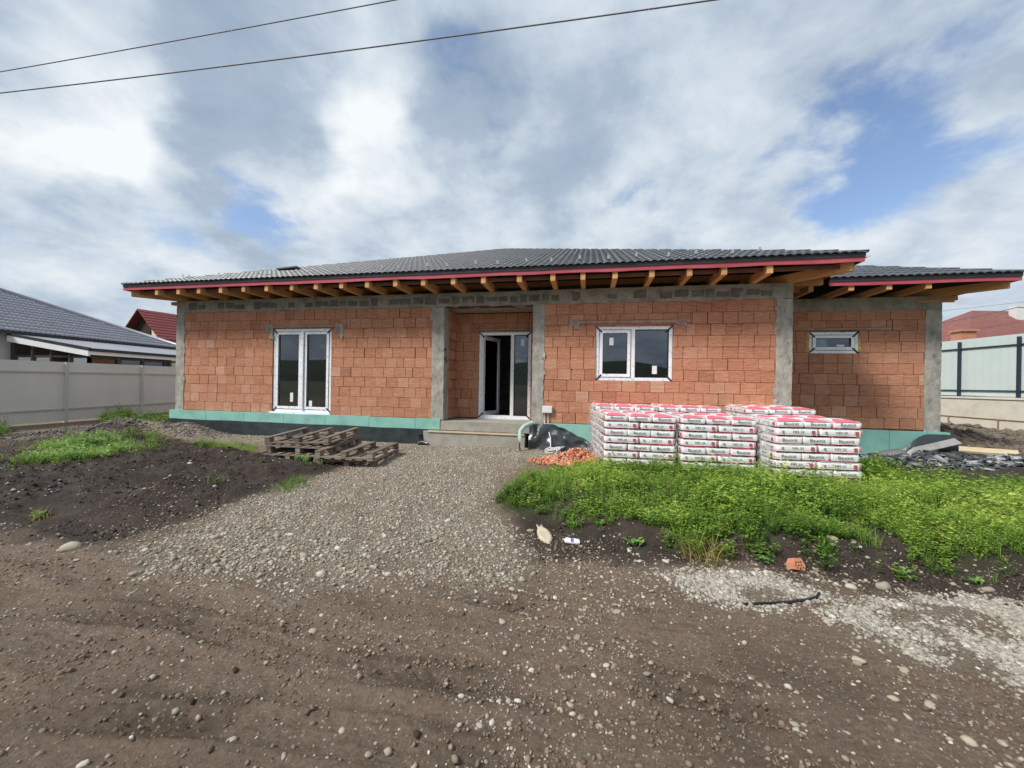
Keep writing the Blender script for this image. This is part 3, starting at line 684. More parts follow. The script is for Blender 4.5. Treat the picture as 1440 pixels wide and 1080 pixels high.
mb.grid(P); mb.build('foundation_membrane', MT['membrane'], house, True)
mb = MB(); mb.box(XW + .08, XW + .155, YW - .15, YW + 3, -.03, .54); mb.build('foundation_membrane', MT['membrane'], house)
# entrance step
mb = MB(); mb.rough_box(-3.50, -1.285, -.10, YR - .02, .36, .575, .07, .006, 5, 2); mb.build('landing', MT['screed'], house, True)
mb = MB(); mb.rough_box(-3.92, -1.42, -.16, .25, -.05, .33, .07, .008, 5, 4); mb.build('landing', MT['screed'], house, True)
mb = MB(); mb.box(-3.80, -1.44, -.185, -.135, .315, .352, jit=.004); mb.build('shutter_board', MT['plank'], house)

# windows and door: film covered white profiles
def profile_ring(mb, x0, x1, z0, z1, w, y0, y1):
    """four mitred bars"""
    o = [(x0, z0), (x1, z0), (x1, z1), (x0, z1)]; i = [(x0 + w, z0 + w), (x1 - w, z0 + w), (x1 - w, z1 - w), (x0 + w, z1 - w)]
    for k in range(4):
        a, b, c, d = o[k], o[(k + 1) % 4], i[(k + 1) % 4], i[k]
        mb.hexa([(a[0], y0, a[1]), (b[0], y0, b[1]), (b[0], y1, b[1]), (a[0], y1, a[1]), (d[0], y0, d[1]), (c[0], y0, c[1]), (c[0], y1, c[1]), (d[0], y1, d[1])])
def window(kind, rect, y, cells, stickers=(), gap=True):
    x0, x1, z0, z1 = rect; fr = .075
    mb = MB(); profile_ring(mb, x0, x1, z0, z1, fr, y - .02, y + .06)
    for c in cells[:-1]: mb.box(c[1] - .045, c[1] + .045, y - .016, y + .055, z0 + fr, z1 - fr)
    f = mb.build(kind, MT['pvc'], house)
    gk = MB()
    for (cx, cz, sx, sz) in ((x0, z0, 1, 1), (x1, z0, -1, 1), (x1, z1, -1, -1), (x0, z1, 1, -1)):     # black mitre seams
        p = [(cx + sx * .016, cz - sz * .004), (cx - sx * .004, cz + sz * .016), (cx + sx * .118, cz + sz * .142), (cx + sx * .142, cz + sz * .118)]
        P = [(a, y - .036, b) for a, b in p]; Q = [(a, y - .004, b) for a, b in p]
        gk.hexa([P[0], P[1], Q[1], Q[0], P[3], P[2], Q[2], Q[3]])
    for (a, b, kind_) in cells:
        L = a + (fr if a == x0 else .045); R_ = b - (fr if b == x1 else .045); B = z0 + fr; T = z1 - fr
        if kind_ == 'open': continue
        if kind_ == 'sash':
            profile_ring(gk, L - .004, R_ + .004, B - .004, T + .004, .012, y - .026, y - .005)
            mb = MB(); profile_ring(mb, L + .008, R_ - .008, B + .008, T - .008, .068, y - .032, y + .04); sh = mb.build('sash', MT['pvc'], f)
            L += .07; R_ -= .07; B += .07; T -= .07
        else: sh = f
        profile_ring(gk, L, R_, B, T, .012, y - .022, y - .002)
        mb = MB(); mb.box(L, R_, y + .012, y + .026, B, T); mb.build('pane', MT['glass'], sh if sh is not f else f)
    gk.build('gasket', MT['black'], f)
    for (sx, sz, w, h) in stickers:
        mb = MB(); mb.box(sx, sx + w, y + .008, y + .0115, sz, sz + h); mb.build('sticker', MT['white_paint'], f)
    return f
w1 = window('window', WIN1, .05, [(-8.37, -7.46, 'sash'), (-7.46, -6.60, 'sash')], [(-7.86, .93, .09, .24), (-7.28, .81, .09, .16)])
mb = MB(); mb.box(-8.42, -6.58, -.05, .05, .615, .665); mb.build('sill', MT['pvc'], w1)
mb = MB(); mb.box(-7.50, -7.42, -.02, .035, .74, 2.80); mb.build('meeting_stile', MT['pvc'], w1)
window('window', WIN2, .05, [(.15, .96, 'sash'), (.96, 1.79, 'fixed')], [(.45, 2.42, .09, .17), (1.38, 1.78, .10, .18)])
w3 = window('window', WIN3, YW + .05, [(5.12, 6.15, 'sash')], [(5.72, 2.47, .16, .09)])
FOAM = noisy('yellow_foam', [(.50, .32, .08), (.62, .45, .16)], 20, .9, .4)
mb = MB(); mb.rough_box(5.05, 5.125, YW - .005, YW + .05, 2.36, 2.84, .03, .02, 12, 5); mb.build('foam_bead', FOAM, w3, True)
mb = MB(); mb.rough_box(6.145, 6.18, YW - .004, YW + .05, 2.4, 2.84, .03, .02, 12, 9); mb.build('foam_bead', FOAM, w3, True)
dr = window('door', DOOR, YR + .05, [(-2.86, -1.96, 'open'), (-1.96, -1.47, 'fixed')], [(-1.74, 2.5, .09, .18)])
mb = MB()
mb.box(-2.86, -1.47, YR - .01, YR + .1, .565, .605)
mb.build('threshold', MT['pvc'], dr)
def leaf():
    """door leaf standing open into the dark hall"""
    P0 = Vector((-2.78, YR + .06, .66)); a = rad(72); d = Vector((math.cos(a), math.sin(a), 0)); n = Vector((-d.y, d.x, 0))
    fr = MB()
    def bar_(s0, s1, z0, z1):
        q = [P0 + d * s0, P0 + d * s1]; pts = []
        for zz in (z0, z1):
            pts += [q[0] - n * .035 + u0 * zz, q[1] - n * .035 + u0 * zz, q[1] + n * .035 + u0 * zz, q[0] + n * .035 + u0 * zz]
        fr.hexa(pts)
    bar_(0, .09, 0, 2.12); bar_(.76, .85, 0, 2.12); bar_(.09, .76, 0, .10); bar_(.09, .76, 2.02, 2.12)
    lf = fr.build('leaf', MT['pvc'], dr)
    g = MB(); q = [P0 + d * .09, P0 + d * .76]; g.hexa([q[0] - n * .01 + u0 * .1, q[1] - n * .01 + u0 * .1, q[1] + n * .01 + u0 * .1, q[0] + n * .01 + u0 * .1, q[0] - n * .01 + u0 * 2.02, q[1] - n * .01 + u0 * 2.02, q[1] + n * .01 + u0 * 2.02, q[0] + n * .01 + u0 * 2.02])
    g.build('pane', MT['glass'], lf)
leaf()

# roof timbers
EY, EXL, EXR, EZ = -.80, -12.30, 4.88, 3.68
JX = [-11.25, -10.55, -9.9, -9.22, -8.53, -7.86, -7.14, -6.47, -5.79, -5.11, -4.40, -3.71, -3.0, -2.3, -1.5, -.78, -.15, .5, 1.22, 1.93, 2.56, 3.36]
for x in JX:
    mb = MB(); x_ = x + .0; mb.box(x_ - .05, x_ + .05, EY + .02, 1.6, ZR + .004, ZR + .155, random.random(), jit=.004); mb.build('rafter', MT['pine'], house)
def hipbeam(a, b, w=.12, h=.17):
    mb = MB(); mb.bar(a, b, w, h, .6); return mb.build('hip_rafter', MT['pine'], house)
hipbeam((EXR - .10, EY + .10, ZR + .09), (XR - 1.2, 1.2, ZR + .09)); hipbeam((EXL + .10, EY + .10, ZR + .09), (XL + 1.2, 1.2, ZR + .09))
for y in (.35, 1.0, 1.7):
    mb = MB(); mb.box(XR - .9, EXR - .06, y - .05, y + .05, ZR + .006, ZR + .155, random.random()); mb.build('rafter', MT['pine'], house)
for y in (.6, 1.3, 2.0, 2.7):
    mb = MB(); mb.box(EXL + .06, XL + .9, y - .05, y + .05, ZR + .006, ZR + .155, random.random()); mb.build('rafter', MT['pine'], house)
mb = MB(); mb.box(XL - .28, XL + .02, .04, .16, ZR - .085, ZR + .002, .1); mb.build('wall_plate', MT['pine'], house)
mb = MB(); mb.box(XL + .3, XR - .3, .30, .42, ZR + .16, ZR + .28, .1); mb.build('wall_plate', MT['pine'], house)
# wing timbers
WE = .60; WZ = ZR - .10
for x in (4.75, 5.52, 6.22, 6.92):
    mb = MB(); mb.box(x - .05, x + .05, WE + .02, YW + 1.2, WZ + .044, WZ + .165, random.random(), jit=.003); mb.build('rafter', MT['pine'], house)
hipbeam((8.36, WE + .1, WZ + .11), (XW - .8, YW + .75, WZ + .11))
mb = MB(); mb.box(XW - .5, 8.05, YW + .02, YW + .14, WZ - .055, WZ + .035, .1); mb.build('purlin', MT['pine'], house)
mb = MB(); mb.box(XW - .5, XW + .22, YW - .03, YW + .0, WZ - .06 - .05, WZ - .055, .05); mb.build('wall_plate', MT['pine'], house)
for y in (2.1, 2.9, 3.7):
    mb = MB(); mb.box(XW - .6, 8.35, y - .05, y + .05, WZ + .044, WZ + .165, random.random()); mb.build('rafter', MT['pine'], house)
# fascia foil and drip edge
def eave_band(x0, x1, y, z, ends):
    a = MB(); n = int((x1 - x0) / .25)
    def wavy(mb, y0, zb, zt, amp, th):
        P = [[], [], [], []]
        for i in range(n + 1):
            x = x0 + (x1 - x0) * i / n; w = amp * mnoise.noise(Vector((x * 1.3, y, zb)))
            P[0].append((x, y0 + th, zb + w)); P[1].append((x, y0, zb + w)); P[2].append((x, y0, zt)); P[3].append((x, y0 + th, zt))
        mb.grid(P)
    wavy(a, y - .012, z, z + .105, .018, .03); f = a.build('fascia_foil', MT['red_foil'], house)
    b = MB(); wavy(b, y - .03, z + .085, z + .165, .006, .05); b.build('drip_edge', MT['dark_metal'], house)
eave_band(EXL - .02, EXR + .02, EY, 3.845, 1); eave_band(5.08, 8.46, WE, 3.745, 1)
for (x, ya, yb, z) in ((EXL, EY, 13, 3.845), (EXR, EY, WE + .6, 3.845), (8.44, WE, 9, 3.745)):
    mb = MB(); mb.box(x - .015, x + .015, ya, yb, z + .005, z + .105); mb.build('fascia_foil', MT['red_foil'], house)
    mb = MB(); mb.box(x - .032, x + .032, ya - .02, yb, z + .1, z + .165); mb.build('drip_edge', MT['dark_metal'], house)
mb = MB()                                    # foil tail fluttering at the corners
for (x, y, z, sx) in ((EXR, EY, 3.9, 1), (EXL, EY, 3.86, -1)):
    P = []
    for i in range(8): P.append([(x + sx * i * .012, y + .02 * math.sin(i * .7), z + .05 - .004 * i), (x + sx * i * .014, y + .02 * math.sin(i * .7 + .4), z - .03 + .012 * i)])
    mb.grid(P)
mb.build('fascia_foil', MT['red_foil'], house)

# roof tiles: double roman profile laid in overlapping courses
TAN = .405; TL = .34; TW = .30
prof = [(0, 0), (.035, .020), (.075, .028), (.115, .020), (.15, .0), (.185, .020), (.225, .028), (.265, .020)]
def tile_plane(mb, origin, along, inward, length, depth, left_hip=True, right_hip=True, tan=TAN, tw=TW, tl=TL, ridge=None, lift=.028):
    origin, along, inward = Vector(origin), Vector(along), Vector(inward); slope = (inward + u0 * tan).normalized(); nrm = along.cross(slope)
    if nrm.z < 0: nrm = -nrm
    k = (1 + tan * tan) ** .5; courses = int(depth * k / tl) + 1
    for c in range(courses):
        t0 = c * tl; t1 = min((c + 1) * tl + .06, depth * k); run = t0 / k
        if t0 >= depth * k: break
        s0 = run - .04 if left_hip else 0; s1 = length - run + .04 if right_hip else length
        i0 = math.floor(s0 / tw); i1 = math.ceil(s1 / tw)
        for i in range(i0, i1):
            if (left_hip and (i + .75) * tw < s0) or (right_hip and (i + .25) * tw > s1): continue
            var = min(1, max(0, random.gauss(.5, .22))); base = origin + along * (i * tw); dz = random.uniform(-.004, .004)
            pts = prof + [(tw, 0)]
            def lim(s_, t): return min(max(s_, t / k - .02) if left_hip else s_, length - t / k + .02 if right_hip else 1e9)
            A = [origin + along * lim(i * tw + p, t0) + slope * (t0 + dz) + nrm * (h + lift) for p, h in pts]
            B = [origin + along * lim(i * tw + p, t1) + slope * t1 + nrm * (h * .95 + .004) for p, h in pts]
            Cc = [origin + along * lim(i * tw + p, t0) + slope * (t0 + dz + .004) + nrm * (h + lift - .022) for p, h in pts]
            mb.grid([Cc, A, B], var)
mb = MB(); OL = Vector((EXL - .03, EY - .06, 3.985)); LEN = EXR - EXL + .06
tile_plane(mb, OL, (1, 0, 0), (0, 1, 0), LEN, LEN / 2)
roof = mb.build('roof', MT['tile'], house, True)
for p in roof.data.polygons: pass
mb = MB(); HZ = 3.975; RX0, RX1, RY0, RYD = EXL, EXR, EY - .02, 18.0; half = (RX1 - RX0) / 2; AP = HZ + half * TAN; MX = (RX0 + RX1) / 2
a, b, c, d = (RX0, RY0, HZ), (RX1, RY0, HZ), (RX1, RYD, HZ), (RX0, RYD, HZ); r1, r2 = (MX, RY0 + half, AP), (MX, RYD - half, AP)
for q in ((a, b, r1), (b, c, r2, r1), (c, d, r2), (d, a, r1, r2)): mb.quad(q)
mb.build('roof_deck', MT['under'], house)
mb = MB(); tile_plane(mb, (EXR + .05, EY - .03, 3.985), (0, 1, 0), (-1, 0, 0), 18.8, LEN / 2, True, True); tile_plane(mb, (EXL - .05, EY - .03, 3.985), (0, 1, 0), (1, 0, 0), 18.8, LEN / 2, True, True)
mb.build('roof', MT['tile'], house, True)
mb = MB(); tile_plane(mb, (4.2, WE - .06, 3.89), (1, 0, 0), (0, 1, 0), 8.48 - 4.2, 1.9, False, True)
mb.build('roof', MT['tile'], house, True)
mb = MB(); tile_plane(mb, (8.49, WE - .03, 3.89), (0, 1, 0), (-1, 0, 0), 8.5, 1.9, True, False); mb.build('roof', MT['tile'], house, True)
mb = MB(); z0_, z1_ = 3.875, 3.875 + 1.85 * TAN
mb.quad([(4.5, WE, z0_), (8.44, WE, z0_), (8.44 - 1.85, WE + 1.85, z1_), (4.5, WE + 1.85, z1_)]); mb.quad([(8.44, WE, z0_), (8.44, 9, z0_), (6.59, 9, z1_), (6.59, WE + 1.85, z1_)])
mb.quad([(4.5, WE + 1.85, z1_), (6.59, WE + 1.85, z1_), (6.59, 9, z1_), (4.5, 9, z1_)]); mb.build('roof_deck', MT['under'], house)
# snow guards, small bright hooks in two staggered rows
sl = Vector((0, 1, TAN)).normalized(); nr_ = Vector((0, -TAN, 1)).normalized()
for k in range(26):
    x = -11.4 + k * .62; row = .72 if k % 2 else 1.06
    if x > EXR - 1.0: break
    p = OL + Vector((x - OL.x, 0, 0)) + sl * row + nr_ * .055
    mb = MB(); mb.bar(p - sl * .09, p, .035, .006); mb.bar(p - sl * .09, p - sl * .09 + nr_ * .075, .042, .008); mb.build('snow_guard', MT['white_paint'], roof)
mb = MB(); q = OL + Vector((3.3, 0, 0)) + sl * 1.9 + nr_ * .06
mb.bar(q, q + Vector((.55, 0, .03)) + sl * .16, .28, .04); mb.build('spare_tile', MT['tile'], roof)
# services by the entrance
mb = MB(); mb.box(-1.03, -.81, -.085, -.006, .85, 1.01, jit=.002); jb = mb.build('junction_box', MT['white_paint'], house)
mb = MB(); mb.box(-1.02, -.82, -.092, -.086, .862, .998); mb.build('cover', noisy('box_lid', [(.66, .68, .68), (.74, .76, .76)], 4, .5, .05), jb)
mb = MB(); mb.tube([(-.99, -.04, .85), (-.99, -.05, .70), (-.985, -.06, .56)], .012); mb.tube([(-.90, -.04, .85), (-.90, -.05, .62), (-.88, -.11, .45), (-.82, -.24, .30), (-.80, -.38, .13), (-.88, -.46, .06)], .012)
for k in range(3):
    r = .13 + .02 * k; c = Vector((-.78 + .06 * k, -.48 - .03 * k, .05 + .03 * k)); mb.tube([c + Vector((r * math.cos(t), r * .55 * math.sin(t), .06 * math.sin(t + k))) for t in np.linspace(0, 6.5, 22)], .011, 6)
mb.build('white_cable', noisy('cable_sheath', [(.62, .62, .61), (.72, .72, .7)], 5, .5, 0), jb, True)
pipe = MB(); pipe.tube([(-1.25, -.20, .62), (-1.30, -.28, .60), (-1.40, -.40, .56), (-1.47, -.47, .46), (-1.48, -.49, .30), (-1.48, -.49, -.02)], .05, 12)
o = pipe.build('drain_pipe', noisy('pale_green_pipe', [(.36, .50, .46), (.42, .56, .52)], 5, .5, .05), None, True); tag(o, 'pale grey green drain pipe bent over beside the entrance step', 'pipe')
for (a, b) in (((-3.98, -.14, -.02), (-3.99, -.16, .22)),):
    mb = MB(); mb.tube([a, ((a[0] + b[0]) / 2 + .03, a[1] - .05, .12), b], .05, 8); mb.tube([(-4.02, -.2, .02), (-3.9, -.26, .07), (-3.82, -.2, .03)], .05, 8); o = mb.build('membrane_offcut', MT['membrane'], None, True)
    tag(o, 'small curled black membrane offcut at the left corner of the entrance step', 'offcut')
# ------------------------------------------------------------------ pallets
def make_pallet(name, label, group, lx=1.2, ly=1.2, boards=7):
    """runners along y, deck boards along x; origin at the centre of the foot"""
    t = empty(name, (0, 0, 0), label, 'pallet', group)
    w = .095; V = lambda: random.random()
    for s_ in (-1, 0, 1):
        x = s_ * (lx / 2 - w / 2)
        mb = MB(); mb.box(x - w / 2, x + w / 2, -ly / 2, ly / 2, 0, .021, V(), jit=.003); mb.build('runner', MT['old_wood'], t, local=True)
        for q in (-1, 0, 1):
            y = q * (ly / 2 - .07); mb = MB(); mb.box(x - .045, x + .045, y - .065, y + .065, .0215, .099, V(), jit=.003); mb.build('block', MT['old_wood'], t, local=True)
    for q in (-1, 0, 1):
        y = q * (ly / 2 - .055); mb = MB(); mb.box(-lx / 2, lx / 2, y - .055, y + .055, .0995, .120, V(), jit=.003); mb.build('stringer', MT['old_wood'], t, local=True)
    for k in range(boards):
        x = -lx / 2 + .05 + (lx - .1) * k / (boards - 1); bw = random.choice((.1, .12, .14)) / 2 * .85
        mb = MB(); mb.box(x - bw, x + bw, -ly / 2, ly / 2, .1205, .142, V(), jit=.004); mb.build('deck_board', MT['old_wood'], t, local=True)
    return t
PG = 'weathered pallets dumped left of the entrance'
def place_pallet(src, first, x, y, z, rz, flip, label, tilt=(0, 0), group=PG):
    o = src if first else copy_tree(src)
    o.location = (x, y, z + (.142 if flip else 0)); o.rotation_euler = (tilt[0] + (math.pi if flip else 0), tilt[1], rz); o['label'] = label; o['group'] = group
    return o
zl = gz(-5.4, -2.1)
P0 = make_pallet('wooden_pallet', 'x', PG, 1.25, 1.25)
place_pallet(P0, True, -5.50, -2.10, zl + .0, .05, False, 'weathered wooden pallet at the bottom of the taller left stack, on dark soil')
place_pallet(P0, False, -5.38, -2.03, zl + .152, .10, False, 'weathered wooden pallet in the middle of the taller left stack', (rad(.8), rad(1.0)))
place_pallet(P0, False, -5.47, -1.98, zl + .315, .13, True, 'upturned wooden pallet with three runners on top of the taller left stack', (rad(2.2), rad(-1.2)))
P1 = make_pallet('wooden_pallet', 'x', PG, 1.05, 1.25, 6)
place_pallet(P1, True, -4.28, -2.20, gz(-4.28, -2.2) - .03, .16, False, 'wooden pallet lying on the gravel under the upturned one of the lower right pair')
place_pallet(P1, False, -4.27, -2.26, gz(-4.28, -2.2) + .118, .12, True, 'upturned wooden pallet with pale runners on the lower pair, nearest the entrance', (0, rad(.8)))

# ------------------------------------------------------------------ bags of plaster
BL, BW, BT = .59, .393, .127
def bag_surface(u, v, top, seed):
    """u, v in -1..1 over length and width; returns x, y, z (centre at half height); seeds from 10 lie on top and droop at the rim"""
    eu = 1 - abs(u) ** 9; ev = 1 - abs(v) ** 9
    x = u * BL / 2; y = v * BW / 2
    h = BT / 2 * (.88 + .12 * (eu * ev)) * (1 - .05 * max(abs(u), abs(v)) ** 6)
    if seed >= 10 and top: h = BT / 2 * (1.12 - .62 * abs(u) ** 2.6 - .30 * abs(v) ** 4 * (1 - abs(u) ** 2.6))
    nz_ = .006 * mnoise.noise(Vector((u * 3, v * 2.2, seed + top * 5))) + .003 * mnoise.noise(Vector((u * 9, v * 7, seed)))
    return x, y, (h + nz_) * (1 if top else -1)
def side_bulge(t): return .012 * (1 - t ** 4)      # t in -1..1 over the height
def make_bag_mesh(seed):
    mb = MB(); NU, NV, NS = 22, 16, 6
    ins = .012
    def wob_(x, y, z): return mnoise.noise_vector(Vector((x * 7, y * 7, z * 9 + seed * 3))) * .004
    for top in (1, 0):
        P = []
        for i in range(NU + 1):
            row = []
            for j in range(NV + 1):
                u, v = -1 + 2 * i / NU, -1 + 2 * j / NV; x, y, z = bag_surface(u, v, top, seed)
                row.append(Vector((x * (1 - 2 * ins / BL), y * (1 - 2 * ins / BW), z)) + wob_(x, y, z))
            P.append(row)
        if not top: P = [list(reversed(r)) for r in P]
        mb.grid(P)
    ring = [(-1 + 2 * i / NU, -1) for i in range(NU)] + [(1, -1 + 2 * j / NV) for j in range(NV)] + [(1 - 2 * i / NU, 1) for i in range(NU)] + [(-1, 1 - 2 * j / NV) for j in range(NV + 1)]
    P = []
    for k in range(NS + 1):
        t = -1 + 2 * k / NS; row = []
        for (u, v) in ring:
            x, y, zt = bag_surface(u, v, 1, seed); _, _, zb = bag_surface(u, v, 0, seed)
            z = zb + (zt - zb) * (t + 1) / 2; q = Vector((x * (1 - 2 * ins / BL), y * (1 - 2 * ins / BW), z)) + wob_(x, y, z)
            n = Vector((1 if u == 1 else -1 if u == -1 else 0, 1 if v == 1 else -1 if v == -1 else 0, 0)).normalized()
            row.append(q + n * side_bulge(t))
        P.append(row)
    mb.grid(P)
    return mb
def bag_mat():
    m, nd, lk, bs = new_mat('printed_paper_sack')
    tc = nd.new('ShaderNodeTexCoord'); sp = nd.new('ShaderNodeSeparateXYZ'); lk.new(tc.outputs['Object'], sp.inputs[0])
    def M_(op, a, b=None):
        n = nd.new('ShaderNodeMath'); n.operation = op
        for i, v in enumerate((a, b)):
            if v is None: continue
            if isinstance(v, (int, float)): n.inputs[i].default_value = v
            else: lk.new(v, n.inputs[i])
        return n.outputs[0]
    X, Y, Z = sp.outputs
    ns = nd.new('ShaderNodeTexNoise'); ns.inputs['Scale'].default_value = 14; ns.inputs['Detail'].default_value = 5; lk.new(tc.outputs['Object'], ns.inputs['Vector'])
    wb = M_('MULTIPLY', M_('SUBTRACT', ns.outputs['Fac'], .5), .012)
    # big coral half discs at both ends of the broad faces
    ax = M_('SUBTRACT', M_('ABSOLUTE', X), .295); e = M_('ADD', M_('POWER', M_('DIVIDE', ax, .235), 2.0), M_('POWER', M_('DIVIDE', Y, .168), 2.0))
    disc = M_('LESS_THAN', e, 1.0); sn = nd.new('ShaderNodeSeparateXYZ'); lk.new(tc.outputs['Normal'], sn.inputs[0]); face = M_('GREATER_THAN', M_('ABSOLUTE', sn.outputs[2]), .60)
    disc = M_('MULTIPLY', disc, face)
    # thin line along the lower edge of the sides
    line = M_('MULTIPLY', M_('LESS_THAN', M_('ADD', Z, wb), -.046), M_('GREATER_THAN', M_('ADD', Z, wb), -.058))
    edge = M_('MULTIPLY', M_('GREATER_THAN', M_('ABSOLUTE', Y), .188), M_('MULTIPLY', M_('GREATER_THAN', X, .258), M_('LESS_THAN', M_('ABSOLUTE', X), .283)))
    pink = M_('MINIMUM', M_('ADD', disc, M_('ADD', M_('MULTIPLY', line, .9), M_('MULTIPLY', edge, .8))), 1.0)
    r = nd.new('ShaderNodeValToRGB'); lk.new(ns.outputs['Fac'], r.inputs[0]); r.color_ramp.elements[0].color = (.78, .77, .77, 1); r.color_ramp.elements[1].color = (.88, .875, .875, 1)
    mx = nd.new('ShaderNodeMix'); mx.data_type = 'RGBA'; lk.new(pink, mx.inputs[0]); lk.new(r.outputs[0], mx.inputs[6]); mx.inputs[7].default_value = (.78, .17, .24, 1)
    lk.new(mx.outputs[2], bs.inputs['Base Color']); bs.inputs['Roughness'].default_value = .45; bs.inputs['Coat Weight'].default_value = .35; bs.inputs['Coat Roughness'].default_value = .16
    n2 = nd.new('ShaderNodeTexNoise'); n2.inputs['Scale'].default_value = 26; n2.inputs['Detail'].default_value = 5; n2.inputs['Distortion'].default_value = 1.2; lk.new(tc.outputs['Object'], n2.inputs['Vector'])
    b = nd.new('ShaderNodeBump'); b.inputs['Strength'].default_value = .5; b.inputs['Distance'].default_value = .008; lk.new(n2.outputs['Fac'], b.inputs['Height']); lk.new(b.outputs[0], bs.inputs['Normal'])
    return m
MT['sack'] = bag_mat(); MT['ink'] = noisy('black_ink', [(.02, .02, .022), (.035, .035, .04)], 20, .6, 0)
MT['red_ink'] = noisy('red_ink', [(.42, .07, .10), (.50, .10, .13)], 40, .6, 0); MT['grey_ink'] = noisy('grey_ink', [(.20, .20, .21), (.34, .34, .35)], 90, .6, 0)
def text_tris(body, size, sx, bold):
    cu = bpy.data.curves.new('lettering', 'FONT'); cu.body = body; cu.size = size; cu.align_x = 'CENTER'; cu.align_y = 'CENTER'; cu.offset = bold; cu.resolution_u = 3
    o = bpy.data.objects.new('lettering', cu); COL.objects.link(o); dg = bpy.context.evaluated_depsgraph_get(); dg.update()
    me = bpy.data.meshes.new_from_object(o.evaluated_get(dg)); V = [(v.co.x * sx, v.co.y) for v in me.vertices]; F = [tuple(p.vertices) for p in me.polygons]
    bpy.data.objects.remove(o); bpy.data.curves.remove(cu); bpy.data.meshes.remove(me); return V, F
def on_side(V, F, side, dx=0, sides=(-1,)):
    """wrap flat outlines onto a bag side: side 'end' (+-x) or 'long' (+-y)"""
    mb = MB()
    for s_ in sides:
        n = len(mb.v)
        for (a, b) in V:
            a = a + dx; t = max(-1, min(1, b / (BT * .40))); bulge = side_bulge(t) + .0055 + .004
            if side == 'long': p = (-s_ * -a if s_ > 0 else a, s_ * (BW / 2 - .012 + bulge), b); p = ((-a if s_ > 0 else a), p[1], b)
            else: p = (s_ * (BL / 2 - .012 + bulge), (a if s_ > 0 else -a), b)
            mb.v.append(p)
        for f in F: mb.f.append(tuple(n + i for i in f)); mb.var.append(.5); mb.mi.append(0)
    return mb
tv, tf = text_tris('Baumit', .064, 1.2, .0); mv, mf = text_tris('MPI 25', .049, 1.2, .0)
def sq(cx, w, h=None, n=4):
    h = h or w; V = []; F = []
    for i in range(n + 1):
        for j in range(n + 1): V.append((cx - w / 2 + w * i / n, -h / 2 + h * j / n))
    for i in range(n):
        for j in range(n): k = i * (n + 1) + j; F.append((k, k + n + 1, k + n + 2, k + 1))
    return V, F
def make_bag(seed):
    o = make_bag_mesh(seed).build('plaster_bag', MT['sack'], None, True)
    bm = bmesh.new(); bm.from_mesh(o.data); bmesh.ops.remove_doubles(bm, verts=bm.verts, dist=.0006); bm.to_mesh(o.data); bm.free()
    o.data.polygons.foreach_set('use_smooth', np.ones(len(o.data.polygons), dtype=bool))
    for q in (-1, 1): on_side(tv, tf, 'end', 0, (q,)).build('brand_lettering', MT['ink'], o, local=True)
    on_side(mv, mf, 'long').build('type_lettering', MT['ink'], o, local=True)
    on_side(*sq(.205, .05, .05), 'long').build('red_square', MT['red_ink'], o, local=True)
    on_side(*sq(-.215, .034, .036), 'long').build('grey_square', MT['grey_ink'], o, local=True)
    tag(o, cat='plaster bag'); return o
BAGS = [make_bag(k) for k in (1, 2, 3, 4, 11, 12, 13)]
first_use = [True] * 7
ORD = ['top', 'second', 'third', 'fourth', 'fifth', 'sixth', 'seventh']
def bag(mat, label, group, top=False):
    global first_use
    k = random.randrange(4, 7) if top else random.randrange(4)
    if first_use[k]: o = BAGS[k]; first_use[k] = False
    else: o = copy_tree(BAGS[k])
    o.matrix_world = mat; o['label'] = label; o['group'] = group; return o
def stack(which, u, D, yaw, tilt, rows=7):
    c = CAM + fw * D + r0 * (u * D); z = gz(c.x + .6, c.y + .5) - .02
    base = Matrix.Translation((c.x, c.y, z)) @ Matrix.Rotation(yaw, 4, 'Z') @ Matrix.Rotation(tilt, 4, 'Y')
    p = copy_tree(P0); p.matrix_world = base @ Matrix.Translation((.6, .62, 0)) @ Matrix.Diagonal((.96, .96, 1, 1)); p['label'] = f'wooden pallet under the {which} stack of plaster bags'; p['group'] = 'pallets under the plaster bags'
    G = f'plaster bags of the {which} stack'
    for k in range(rows):                       # k = 0 is the bottom row
        row = 'bottom' if k == 0 else ORD[rows - 1 - k]; zz = .142 + BT * .5 + k * (BT - .002); J = lambda s_=.008: random.uniform(-s_, s_)
        rw = f'{row} row'
        shift = J(.014)
        if (rows - 1 - k) % 2 == 0:                          # ends to the road
            for i, a in enumerate(('left', 'middle', 'right')):
                for j, b in enumerate(('front', 'back')):
                    M_ = base @ Matrix.Translation((.2 + .397 * i - .005 + J() + shift, .30 + .605 * j + J(.012), zz)) @ Matrix.Rotation(-math.pi / 2 + J(.02), 4, 'Z') @ Matrix.Rotation(J(.012), 4, 'X')
                    bag(M_, f'white plaster bag end-on, {a} {b}, {rw}, {which} stack', G, k == rows - 1)
        else:
            for i, a in enumerate(('left', 'right')):
                for j, b in enumerate(('front', 'centre', 'back')):
                    M_ = base @ Matrix.Translation((.30 + .595 * i + J() + shift, .2 + .402 * j + J(.012), zz)) @ Matrix.Rotation(J(.018), 4, 'Z') @ Matrix.Rotation(J(.012), 4, 'X')
                    bag(M_, f'white plaster bag laid lengthwise, {a} {b}, {rw}, {which} stack', G)
    return base
SB = [stack('left front', .242, 6.62, rad(7), rad(.9)), stack('middle front', .443, 6.42, rad(6), rad(.7)), stack('right front', .690, 5.93, rad(3.5), rad(-.4)),
      stack('left rear', .2185, 7.90, rad(6), rad(.3), 8), stack('middle rear', .3850, 7.72, rad(5), rad(.2), 8), stack('right rear', .6130, 7.20, rad(2.5), rad(-.3), 8)]
